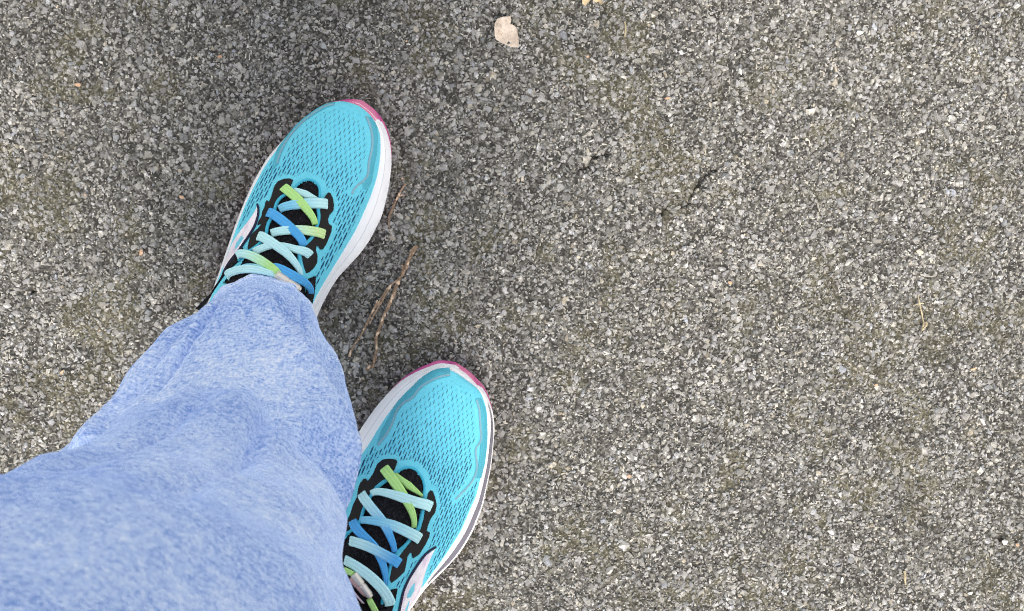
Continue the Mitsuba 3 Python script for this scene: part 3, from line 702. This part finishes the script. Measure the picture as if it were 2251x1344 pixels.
LEFT_LEG = [(-0.1004, -0.063, 0.082, 0.0396, 0.045), (-0.1001, -0.0738, 0.13, 0.0462, 0.0475), (-0.1025, -0.0859, 0.165, 0.0592, 0.0506), (-0.108, -0.1039, 0.2, 0.0741, 0.0477), (-0.1158, -0.129, 0.24, 0.0851, 0.0508), (-0.1224, -0.147, 0.27, 0.0935, 0.0546), (-0.1136, -0.1699, 0.315, 0.0725, 0.0584), (-0.1085, -0.1519, 0.37, 0.0565, 0.0467), (-0.1027, -0.1432, 0.425, 0.058, 0.0612), (-0.0961, -0.1376, 0.48, 0.0602, 0.0672), (-0.1049, -0.1466, 0.54, 0.0796, 0.0598), (-0.1205, -0.1585, 0.62, 0.1012, 0.0683), (-0.1349, -0.1742, 0.7, 0.115, 0.0925), (-0.1473, -0.1941, 0.78, 0.1097, 0.094), (-0.1587, -0.2123, 0.84, 0.0994, 0.0857)]
RIGHT_LEG = [(-0.05, -0.322, 0.085, 0.044, 0.046), (-0.044, -0.322, 0.13, 0.05, 0.05), (-0.03, -0.313, 0.2, 0.068, 0.058), (-0.02, -0.325, 0.3, 0.08, 0.066), (-0.018, -0.332, 0.42, 0.08, 0.074), (-0.022, -0.332, 0.5, 0.08, 0.08), (-0.034, -0.33, 0.6, 0.086, 0.088), (-0.048, -0.325, 0.7, 0.092, 0.098), (-0.062, -0.318, 0.78, 0.094, 0.098), (-0.078, -0.31, 0.84, 0.09, 0.095)]
HIPS = [(-0.1184, -0.2611, 0.8, 0.14, 0.105), (-0.1184, -0.2641, 0.88, 0.15, 0.108), (-0.1184, -0.2661, 0.96, 0.14, 0.1), (-0.1184, -0.2661, 1.02, 0.12, 0.085)]


# ------------------------------------------------------------------ the person: legs in jeans
person = thing("person", "person in loose pale blue jeans, standing with left foot ahead, only legs in view", "person")


def leg_tube(sections, around, along, seed, folds, z_front=0.0, fwd=(0.42, 0.91)):
    """A trouser leg through horizontal ellipses (x, y, z, rx, ry); folds: displacement in metres."""
    q = np.array(sections, float)
    t = np.r_[0, np.cumsum(np.linalg.norm(np.diff(q[:, :3], axis=0), axis=1))]
    s = np.linspace(0, t[-1], along)
    c = PchipInterpolator(t, q)(s)
    ang = np.linspace(0, 2 * np.pi, around + 1)
    ca, sa = np.cos(ang), np.sin(ang)
    x = c[:, 0:1] + c[:, 3:4] * ca
    y = c[:, 1:2] + c[:, 4:5] * sa
    z = np.repeat(c[:, 2:3], around + 1, 1)
    fade = np.exp(-s / 0.05)[:, None]
    z = z + z_front * fade * (ca * fwd[0] + sa * fwd[1])
    P = np.stack([x, y, z], -1)
    nx, ny = ca / c[:, 3:4], sa / c[:, 4:5]
    nn = np.sqrt(nx ** 2 + ny ** 2)
    nrm = np.stack([nx / nn, ny / nn, 0 * nx], -1)
    S = np.repeat(s[:, None], around + 1, 1)
    P = P + nrm * folds(np.repeat(ang[None], along, 0), S, P)[..., None]
    uv = np.stack([np.repeat(ang[None], along, 0) * 0.075, S], -1)
    return P, uv, (c, s)


def wrinkles(seed):
    def f(ang, s, P):
        q = np.stack([np.cos(ang) * 2.0 + s * 5, np.sin(ang) * 2.0 - s * 3, s * 9], -1)
        a = meshkit.fbm(q, 3, seed) - 0.5
        b = np.abs(meshkit.noise(q * [1.4, 1.4, 1.1] + 7, seed + 3) - 0.5)
        hem = np.exp(-s / 0.02)
        extra = 0.0
        if seed == 3:   # the loose cloth that hangs out behind the calf, and the hollow over the lap
            z = P[..., 2]
            da = np.angle(np.exp(1j * (ang + 0.25)))
            extra = 0.004 * np.exp(-(da / 0.55) ** 2) * np.clip((z - 0.20) / 0.03, 0, 1) * np.clip((0.30 - z) / 0.05, 0, 1)
            # a pleat that runs from the shin towards the calf, its edge lying over the cloth behind it
            e_ = np.angle(np.exp(1j * (ang - (1.18 - (z - 0.195) * 9.8))))
            extra = extra + 0.019 / (1 + np.exp(np.clip(-e_ / 0.022, -40, 40))) * np.exp(-np.clip(e_, 0, 3) / 0.55) * np.clip((z - 0.15) / 0.03, 0, 1) * np.clip((0.33 - z) / 0.05, 0, 1)
            for at_a, wide, z0, z1, deep in ((2.0, 0.10, 0.10, 0.30, -0.008), (1.25, 0.30, 0.105, 0.15, -0.006), (1.75, 0.06, 0.12, 0.28, -0.007), (0.75, 0.06, 0.11, 0.22, -0.007), (2.6, 0.12, 0.18, 0.30, -0.010), (0.9, 0.10, 0.44, 0.7, -0.008), (1.5, 0.12, 0.46, 0.7, -0.007)):
                d_ = np.angle(np.exp(1j * (ang - at_a - 1.6 * (z - z0))))
                extra = extra + deep * np.exp(-(d_ / wide) ** 2) * np.clip((z - z0) / 0.04, 0, 1) * np.clip((z1 - z) / 0.05, 0, 1)
        return extra + (0.014 * a + 0.016 * (0.25 - b)) * (0.5 + 0.5 * np.clip(s / 0.12, 0, 1)) + 0.0015 * hem
    return f


def shell(P, uv, thick=0.0016):
    """The cloth as an outer and an inner sheet joined at the rim."""
    n, m = P.shape[:2]
    f = grid_faces(n, m)
    t = trimesh.Trimesh(P.reshape(-1, 3), f, process=False)
    nv = np.array(t.vertex_normals).reshape(n, m, 3)
    seam = nv[:, 0] + nv[:, -1]
    seam /= np.linalg.norm(seam, axis=1, keepdims=True)
    nv[:, 0] = nv[:, -1] = seam
    inner = P - nv * thick
    v = np.concatenate([P.reshape(-1, 3), inner.reshape(-1, 3)])
    k = n * m
    rim = []
    for row in (0, n - 1):
        i = np.arange(m - 1) + row * m
        rim.append(np.vstack([np.stack([i, i + 1, i + 1 + k], 1), np.stack([i, i + 1 + k, i + k], 1)]))
    f = np.vstack([f, f[:, ::-1] + k, *rim])
    nr = np.concatenate([nv.reshape(-1, 3), -nv.reshape(-1, 3)])
    return v, f, np.vstack([uv.reshape(-1, 2)] * 2), nr


parts, hems = [], []
for sections, seed, zf in ((LEFT_LEG, 3, 0.022), (RIGHT_LEG, 8, 0.020), (HIPS, 5, 0.0)):
    P, uv, _ = leg_tube(sections, 260, 320 if sections is not HIPS else 80, seed, wrinkles(seed), zf)
    parts.append(shell(P, uv))
    if sections is not HIPS:
        hems.append((P[0, :-1], uv[0, :-1]))
off = 0
vs, fs, us, ns = [], [], [], []
for v, f, u_, n_ in parts:
    # faces must look outwards
    vs.append(v), fs.append(f + off), us.append(u_), ns.append(n_)
    off += len(v)
jv, jf, ju, jn = np.vstack(vs), np.vstack(fs), np.vstack(us), np.vstack(ns)
scene[f"{person}__jeans"] = {"type": "ply", "filename": meshkit.write_ply((jv, jf), False, ju, None, normals=jn), "face_normals": False, "bsdf": {"type": "ref", "id": "denim"}}
labels[f"{person}__jeans"] = {"label": "loose washed light blue denim jeans"}


for rim, ruv in hems:   # the folded edge of each trouser leg, a little uneven
    n = len(rim)
    wob = meshkit.noise(np.stack([rim[:, 0] * 240, rim[:, 1] * 240, rim[:, 2] * 0], -1), 4)
    ring = np.vstack([rim, rim[:1]])
    v, f = tube(ring, np.r_[0.0017 + 0.0012 * wob, 0.0017 + 0.0012 * wob[0]], 8)
    ru = np.concatenate([np.repeat(np.r_[ruv[:, 0], ruv[:1, 0]], 8), [0, 0]])
    rv = np.concatenate([np.tile(np.arange(8) * 0.0014, n + 1), [0, 0]])
    key = numbered(f"{person}__jeans__hem")
    scene[key] = mikit.ply((v, f), "denim", smooth=True, uv=np.stack([ru, rv], -1))


# the body inside: hips, two legs with knees, calves and ankles, and the feet in the shoes
def chain(points):
    out = []
    for (p, r), (q, s_) in zip(points[:-1], points[1:]):
        out.append(m3.Manifold.hull(m3.Manifold.sphere(r, 24).translate(p) + m3.Manifold.sphere(s_, 24).translate(q)))
    return out


def section_at(sections, z):
    q = np.array(sections)
    return np.array([np.interp(z, q[:, 2], q[:, i]) for i in range(2)])


bones = []
hip_mid = np.array(HIPS)[0, :2]
for side, sections in (("left", LEFT_LEG), ("right", RIGHT_LEG)):
    s = Foot(side)
    foot = lambda u, m, z: s.world([u, m, z]).tolist()
    q = np.array(sections)
    girth = lambda z: float(np.interp(z, q[:, 2], np.minimum(q[:, 3], q[:, 4]))) - 0.026
    path = [(foot(49, 0, 92), 0.024)]
    for z, r in ((0.20, 0.034), (0.28, 0.036), (0.40, 0.036), (0.48, 0.042), (0.66, 0.062), (0.84, 0.074)):
        path.append(([*section_at(sections, z), z], min(r, girth(z))))
    path.append(([*(hip_mid * 0.7 + section_at(sections, 0.84) * 0.3), 0.92], 0.080))
    bones += chain(path)
    bones += chain([(foot(49, 0, 92), 0.024), (foot(38, 0, 62), 0.022)]) + chain([(foot(49, 0, 85), 0.024), (foot(130, 4, 58), 0.024), (foot(200, 2, 46), 0.013), (foot(232, 0, 44), 0.009)])
# trunk, arms and head above them (all of it above or behind the camera)
LAT, FWD = np.array([0.908, -0.419, 0]), np.array([0.419, 0.908, 0])
base = np.array([*hip_mid, 0.0])
at = lambda l, f, z: (base + LAT * l + FWD * f + [0, 0, z]).tolist()
trunk = []
for l in (-1, 1):
    trunk += chain([(at(0.075 * l, 0, 0.95), 0.095), (at(0.062 * l, -0.005, 1.08), 0.085), (at(0.075 * l, 0.0, 1.25), 0.095), (at(0.10 * l, 0.0, 1.36), 0.070), (at(0.155 * l, 0.0, 1.375), 0.050)])
trunk += chain([(at(0, 0, 0.95), 0.115), (at(0, 0, 1.08), 0.10), (at(0, 0.01, 1.26), 0.105), (at(0, 0.01, 1.38), 0.075)])
neck = chain([(at(0, 0.0, 1.38), 0.055), (at(0, 0.03, 1.46), 0.052)])
head = [m3.Manifold.hull(m3.Manifold.sphere(0.078, 32).translate(at(0, 0.045, 1.565)) + m3.Manifold.sphere(0.070, 32).translate(at(0, 0.075, 1.555)) + m3.Manifold.sphere(0.032, 24).translate(at(0, 0.105, 1.465)))]
head += chain([(at(0, 0.145, 1.545), 0.008), (at(0, 0.162, 1.508), 0.012)])
for l in (-1, 1):
    head += chain([(at(0.078 * l, 0.04, 1.55), 0.012), (at(0.080 * l, 0.04, 1.515), 0.009)])
sleeves, hands = [], []
for l in (-1, 1):
    elbow, wrist = at(0.225 * l, 0.02, 1.125), at(0.105 * l, 0.175, 1.285)
    arm = [(at(0.165 * l, 0, 1.37), 0.050), (elbow, 0.038), (wrist, 0.027)]
    sleeves += chain([(p, r + 0.008) for p, r in arm])
    bones += chain(arm)
    w = np.array(wrist)
    aim = np.array(at(0.045 * l, 0.245, 1.318)) - w
    aim /= np.linalg.norm(aim)
    across = np.cross(aim, LAT * l)
    across /= np.linalg.norm(across)
    knuckle = [w + aim * 0.085 + across * o for o in (-0.030, -0.010, 0.010, 0.028)]
    for kk in knuckle:
        hands.append(m3.Manifold.hull(m3.Manifold.sphere(0.017, 16).translate(w.tolist()) + m3.Manifold.sphere(0.0105, 16).translate(kk.tolist())))
    for kk, ln in zip(knuckle, (0.027, 0.030, 0.028, 0.021)):
        curl = -LAT * l
        a1 = kk + aim * ln * 1.1 + curl * 0.008
        a2 = a1 + aim * ln * 0.6 + curl * ln * 0.5
        a3 = a2 + aim * ln * 0.2 + curl * ln * 0.6
        hands += chain([(kk.tolist(), 0.0095), (a1.tolist(), 0.0085), (a2.tolist(), 0.0078), (a3.tolist(), 0.0068)])
    t0 = w + aim * 0.03 + across * 0.018
    hands += chain([(t0.tolist(), 0.013), ((t0 + aim * 0.025 + across * 0.026).tolist(), 0.0105), ((t0 + aim * 0.052 + across * 0.030 - LAT * l * 0.008).tolist(), 0.0085)])


def skinned(parts, edge, rounds):
    m = m3.Manifold.batch_boolean(parts, m3.OpType.Add).refine_to_length(edge).to_mesh()
    t = trimesh.Trimesh(np.array(m.vert_properties)[:, :3], np.array(m.tri_verts), process=True)
    trimesh.smoothing.filter_taubin(t, iterations=rounds)
    return t


obj("body", person, skinned(bones + trunk + neck + head + hands, 0.008, 8), "skin", smooth=True)
skirt = [m3.Manifold.hull(sum((m3.Manifold.sphere(0.112, 24).translate(at(0.090 * l, 0.0, z)) for l in (-1, 1)), m3.Manifold())) for z in (0.86, 0.96)]
skirt = [m3.Manifold.hull(skirt[0] + skirt[1])]
jm = skinned(trunk + skirt + sleeves, 0.012, 10)
jm.vertices += jm.vertex_normals * 0.012
obj("jumper", person, jm, "wool", label="dark navy jumper", smooth=True)
hair_parts = [m3.Manifold.hull(m3.Manifold.sphere(0.086, 32).translate(at(0, 0.035, 1.578)) + m3.Manifold.sphere(0.070, 24).translate(at(0, 0.0, 1.53)))]
hair = m3.Manifold.batch_boolean(hair_parts, m3.OpType.Add) - m3.Manifold.sphere(0.088, 32).translate(at(0, 0.115, 1.50))
obj("hair", person, hair.refine_to_length(0.01), "hair", label="short brown hair", smooth=40)
for side in ("left", "right"):
    s = Foot(side)
    sec = LEFT_LEG if side == "left" else RIGHT_LEG
    p0, p1 = s.world([50, 0, 60]), s.world([48, 0, 96])
    up = np.array([*section_at(sec, 0.17), 0.17])
    pts = curve([p0, p1, p1 * 0.5 + up * 0.5, up], 24)
    obj("sock", person, tube(pts, np.linspace(0.0275, 0.0300, 24), 24), "black_sock", label="black ankle sock", smooth=40)

LEAF = [[0.0858, 0.1909], [0.0878, 0.1945], [0.0924, 0.1965], [0.098, 0.1971], [0.099, 0.1981], [0.0997, 0.1941], [0.099, 0.1911], [0.102, 0.1901], [0.104, 0.1881], [0.1048, 0.1831], [0.1056, 0.1786], [0.1056, 0.1715], [0.1015, 0.1713], [0.0974, 0.1727], [0.0924, 0.1749], [0.0873, 0.1779], [0.086, 0.1809], [0.0855, 0.1869]]
LEAF_HOLE = [[0.0968, 0.1765], [0.0985, 0.1762], [0.0987, 0.1747], [0.0972, 0.174], [0.0957, 0.1746], [0.0965, 0.1752]]
LEAF_VEIN = [[0.0893, 0.1854], [0.0908, 0.1818]]
FRAGMENT = [[[0.1582, 0.215], [0.159, 0.2089], [0.1615, 0.2067], [0.1653, 0.2111], [0.1671, 0.2151]], [[0.1671, 0.2151], [0.1676, 0.2118], [0.1707, 0.2096], [0.1722, 0.2106], [0.1745, 0.2071], [0.1756, 0.2074], [0.1748, 0.2097], [0.1733, 0.2152]]]
TWIG_LONG = [('stem', [[0.0212, 0.0071], [0.0188, 0.0034], [0.0149, -0.0032], [0.0082, -0.0177], [0.0049, -0.0242], [0.0016, -0.0335], [-0.0037, -0.0453], [-0.0076, -0.0546], [-0.0105, -0.0625], [-0.0127, -0.0717], [-0.0123, -0.0757], [-0.015, -0.0889], [-0.0209, -0.0954]], 0.00162, 0.00122), ('branch', [[0.0093, -0.0124], [0.0043, -0.0216], [-0.0023, -0.0271], [-0.0089, -0.0374], [-0.0168, -0.0492], [-0.0234, -0.0637], [-0.0326, -0.0782], [-0.0346, -0.0841]], 0.00081, 0.00095), ('branch', [[-0.0003, -0.0242], [-0.0049, -0.0335], [-0.0096, -0.0414], [-0.0148, -0.0506], [-0.0184, -0.0572]], 0.00095, 0.00068), ('side_shoot', [[-0.0115, -0.0374], [-0.0142, -0.044], [-0.0168, -0.0492]], 0.00054, 0.00081), ('side_shoot', [[0.0089, -0.0084], [0.0093, -0.013], [0.0076, -0.019]], 0.00068, 0.00068), ('side_shoot', [[-0.0123, -0.0757], [-0.0136, -0.0836], [-0.0154, -0.0935]], 0.00068, 0.00108), ('side_shoot', [[0.0195, 0.0067], [0.0168, 0.0034], [0.0155, -0.0018]], 0.00095, 0.00122)]
TWIG_SHORT = [('stem', [[0.0117, 0.0584], [0.0074, 0.0514], [0.0038, 0.0442], [-0.0002, 0.0356], [-0.0021, 0.0284], [-0.0011, 0.0225]], 0.00095, 0.00068), ('side_shoot', [[0.0114, 0.0495], [0.0064, 0.0475], [0.0029, 0.0416], [0.0012, 0.037], [-0.0021, 0.0297]], 0.00068, 0.00054)]
STRAW = [('stem', [[0.4478, -0.0345], [0.4493, -0.0419], [0.4512, -0.0494], [0.4527, -0.0577], [0.4509, -0.0655]], 0.00068, 0.00081), ('side_shoot', [[0.4445, -0.043], [0.4483, -0.0418], [0.4526, -0.0415]], 0.00054, 0.00054), ('side_shoot', [[0.4527, -0.0581], [0.4553, -0.0586], [0.4537, -0.0614], [0.4516, -0.0651]], 0.00054, 0.00081)]
STRAW_TOP = [('stem', [[0.1947, 0.1943], [0.1954, 0.1891], [0.1947, 0.1815]], 0.00068, 0.00068)]
STRAW_LOW = [('stem', [[0.4384, -0.2712], [0.4385, -0.2767], [0.4398, -0.2831]], 0.00108, 0.00095)]
CRUMBS = [
    ('leaf_crumb', -0.2527, 0.1378, 0.00714, 0.5, 0, 'orange_chip', 'tan leaf crumb alone in the upper left of the asphalt', 'leaf crumb'),
    ('leaf_crumb', -0.2037, 0.002, 0.00578, 0.8, 1.2, 'orange_chip', 'orange leaf crumb left of the upper shoe at the level of its laces', 'leaf crumb'),
    ('leaf_crumb', -0.1708, 0.047, 0.00544, 0.6, -0.5, 'orange_chip', 'orange leaf crumb left of the upper shoe, the nearest of them to it', 'leaf crumb'),
    ('leaf_crumb', -0.2485, 0.049, 0.00306, 0.7, 0, 'orange_chip', "tiny tan crumb far left, level with the upper shoe's lace ends", 'leaf crumb'),
    ('leaf_crumb', -0.2681, -0.0959, 0.00544, 0.5, 1.0, 'orange_chip', 'tan splinter left of the trouser leg', 'leaf crumb'),
    ('leaf_crumb', -0.2375, -0.0619, 0.00272, 0.6, 0.7, 'orange_chip', 'tiny pinkish crumb left of the trouser hem', 'leaf crumb'),
    ('leaf_crumb', -0.1392, 0.1618, 0.00442, 0.8, 0, 'orange_chip', "pale orange crumb above and left of the upper shoe's toe", 'leaf crumb'),
    ('leaf_crumb', 0.0129, 0.1757, 0.00306, 0.6, 1.3, 'orange_chip', 'small orange crumb left of the tan leaf', 'leaf crumb'),
    ('leaf_crumb', 0.1638, 0.1653, 0.00306, 0.8, 0.5, 'orange_chip', 'small pale orange crumb right of and below the tan leaf', 'leaf crumb'),
    ('leaf_crumb', 0.1995, -0.1869, 0.00442, 0.8, 0.3, 'orange_chip', 'orange crumb right of the lower shoe, level with its tongue', 'leaf crumb'),
    ('leaf_crumb', 0.4972, -0.0976, 0.0068, 0.4, 0.3, 'orange_chip', 'orange sliver near the right edge below the straw stalk', 'leaf crumb'),
    ('leaf_crumb', 0.538, -0.2504, 0.00476, 0.6, -0.5, 'orange_chip', 'orange crumb at the right edge beside a white pebble', 'leaf crumb'),
    ('leaf_crumb', 0.2851, -0.0236, 0.00442, 0.7, -0.2, 'orange_chip', 'orange crumb in the middle of the open asphalt', 'leaf crumb'),
    ('leaf_crumb', 0.412, -0.1115, 0.00374, 0.8, 0.6, 'orange_chip', 'yellowish crumb on the right asphalt left of the orange sliver', 'leaf crumb'),
    ('leaf_crumb', 0.0096, 0.063, 0.00238, 0.9, 0, 'orange_chip', 'tiny yellow crumb at the tip of the short twig', 'leaf crumb'),
    ('white_splinter', 0.2932, 0.1538, 0.00646, 0.45, 1.9, 'white_chip', 'white splinter in the upper right asphalt', 'splinter'),
    ('white_splinter', 0.5057, -0.1431, 0.00816, 0.32, -0.95, 'white_chip', 'longest white splinter, near the right edge', 'splinter'),
    ('white_splinter', 0.0133, 0.0118, 0.0034, 0.35, 0.5, 'white_chip', 'tiny white splinter just above the long forked twig', 'splinter'),
    ('white_splinter', 0.3835, -0.2781, 0.00612, 0.45, 1.4, 'white_chip', 'white splinter near the bottom edge at the right', 'splinter'),
    ('white_splinter', 0.1669, 0.0951, 0.00476, 0.4, 0.4, 'white_chip', 'small white splinter above the left crack', 'splinter'),
    ('pebble', 0.3953, 0.1877, 0.00646, 0.75, 0.3, 'white_chip', 'cream pebble near the top at the right', 'pebble'),
    ('pebble', 0.527, -0.2471, 0.0068, 0.85, 0.5, 'white_chip', 'white pebble at the right edge beside an orange crumb', 'pebble'),
    ('pebble', 0.4964, -0.2912, 0.00476, 0.7, 0.2, 'white_chip', 'white pebble in the bottom right corner', 'pebble'),
    ('pebble', 0.231, 0.1308, 0.0051, 0.6, 0.2, 'orange_chip', 'small tan pebble right of and above the left crack', 'pebble'),
    ('pebble', -0.2344, 0.1563, 0.0034, 0.8, 0, 'white_chip', 'small white pebble in the upper left by a dark pit', 'pebble'),
]


# ------------------------------------------------------------------ leaves, twigs and crumbs on the asphalt
def flat_piece(outline_, height, curl, seed, holes=(), thick=0.0005, edge=0.0022):
    """A dry leaf piece: outline in metres in the ground plane, curled, with real thickness."""
    poly = sg.Polygon(outline_).buffer(0)
    for h in holes:
        poly = poly.difference(sg.Polygon(h).buffer(0))
    poly = max(getattr(poly, "geoms", [poly]), key=lambda g: g.area)
    cs = m3.CrossSection([np.array(poly.exterior.coords)[:-1]] + [np.array(h.coords)[:-1] for h in poly.interiors], m3.FillRule.EvenOdd)
    m = m3.Manifold.extrude(cs, thick).refine_to_length(edge).to_mesh()
    v, f = np.array(m.vert_properties)[:, :3], np.array(m.tri_verts)
    c = np.array(poly.centroid.coords[0])
    d = (v[:, :2] - c) / max(poly.bounds[2] - poly.bounds[0], poly.bounds[3] - poly.bounds[1])
    v[:, 2] += height + curl * (d[:, 0] * 0.8 - d[:, 1] * 0.6) ** 2 * 4 + 0.0012 * (meshkit.fbm(np.stack([v[:, 0] * 160, v[:, 1] * 160, v[:, 0] * 0], -1), 3, seed) - 0.5)
    return v, f


def leaf_tone(v, a, b, seed, spots=0.0):
    n = meshkit.fbm(np.stack([v[:, 0] * 140, v[:, 1] * 140, v[:, 2] * 0], -1), 4, seed)
    fine = meshkit.noise(np.stack([v[:, 0] * 900, v[:, 1] * 900, v[:, 2] * 0], -1), seed + 1)
    t = np.clip((n - 0.3) * 2.2, 0, 1)[:, None]
    c = np.array(a) * (1 - t) + np.array(b) * t
    return c * (1 - spots * (fine > 0.8))[:, None] * (0.9 + 0.2 * fine)[:, None]


k = thing("dead_leaf", "flat pale tan dead leaf with a notch and a small dark hole", "leaf")
v, f = flat_piece(LEAF, 0.0026, 0.0050, 4, holes=[LEAF_HOLE], edge=0.0012)
leaf = obj("blade", k, (v, f), "dead_leaf", smooth=True, color=leaf_tone(v, rgb(172, 158, 146), rgb(202, 190, 178), 5, 0.25))
p = curve([(*LEAF_VEIN[0], 0.0046), (*LEAF_VEIN[1], 0.0040)], 8)
obj("midrib", k, tube(p, 0.00035, 6), "bark", smooth=True)
k = thing("dead_leaf", "two-lobed tan leaf scrap cut by the top edge of the photo", "leaf")
for i, part in enumerate(FRAGMENT):
    v, f = flat_piece(part, 0.0026, 0.004, 9 + i, edge=0.0012)
    obj("lobe", k, (v, f), "dead_leaf", smooth=True, color=leaf_tone(v, rgb(172, 148, 120), rgb(204, 188, 152), 7 + i))


def twig(name, label, strands, mat, category, z=0.0022):
    k = thing(name, label, category)
    for j, (pname, pts, r0, r1) in enumerate(strands):
        n = max(14, len(pts) * 8)
        p = curve([(x, y, z) for x, y in pts], n)
        w = meshkit.noise(np.stack([p[:, 0] * 300, p[:, 1] * 300, p[:, 0] * 0 + j], -1), 5 + j) - 0.5
        p[:, 2] += 0.0012 * w + 0.0006 * j
        p[:, 0] += 0.0004 * w
        r = np.linspace(r0, r1, n) * (1 + 0.7 * w)
        obj(pname, k, tube(p, r, 7, j, 0.5), mat, smooth=50)
    return k


twig("twig", "forked dry brown twig between the two shoes, the longest on the ground", TWIG_LONG, "bark", "twig")
twig("twig", "short thin brown twig close beside the white sole of the upper shoe", TWIG_SHORT, "bark", "twig")
twig("straw", "thin pale straw stalk with two short side shoots at the right of the asphalt", STRAW, "straw", "straw", 0.002)
twig("straw", "fine pale stalk standing out near the top edge right of the tan leaf", STRAW_TOP, "straw", "straw", 0.002)
twig("straw", "tiny pinkish stalk near the bottom right corner of the picture", STRAW_LOW, "straw", "straw", 0.002)


def crumb(name, x, y, size, stretch, turn, mat, label, category, group=None, seed=0):
    r = np.random.default_rng(seed + 100)
    pts = r.normal(0, 1, (16, 3))
    pts /= np.linalg.norm(pts, axis=1, keepdims=True)
    pts *= [size / 2, size / 2 * stretch, size * 0.22]
    c, s = math.cos(turn), math.sin(turn)
    h = trimesh.convex.convex_hull(pts @ np.array([[c, s, 0], [-s, c, 0], [0, 0, 1]]) + [x, y, 0.0012 + size * 0.15])
    key = numbered(name)
    scene[key] = mikit.ply(h, mat)
    labels[key] = {"label": label, "category": category, **({"group": group} if group else {})}


for i, (name, x, y, size, stretch, turn, mat, label, cat) in enumerate(CRUMBS):
    crumb(name, x, y, size, stretch, turn, mat, label, cat, None, i)
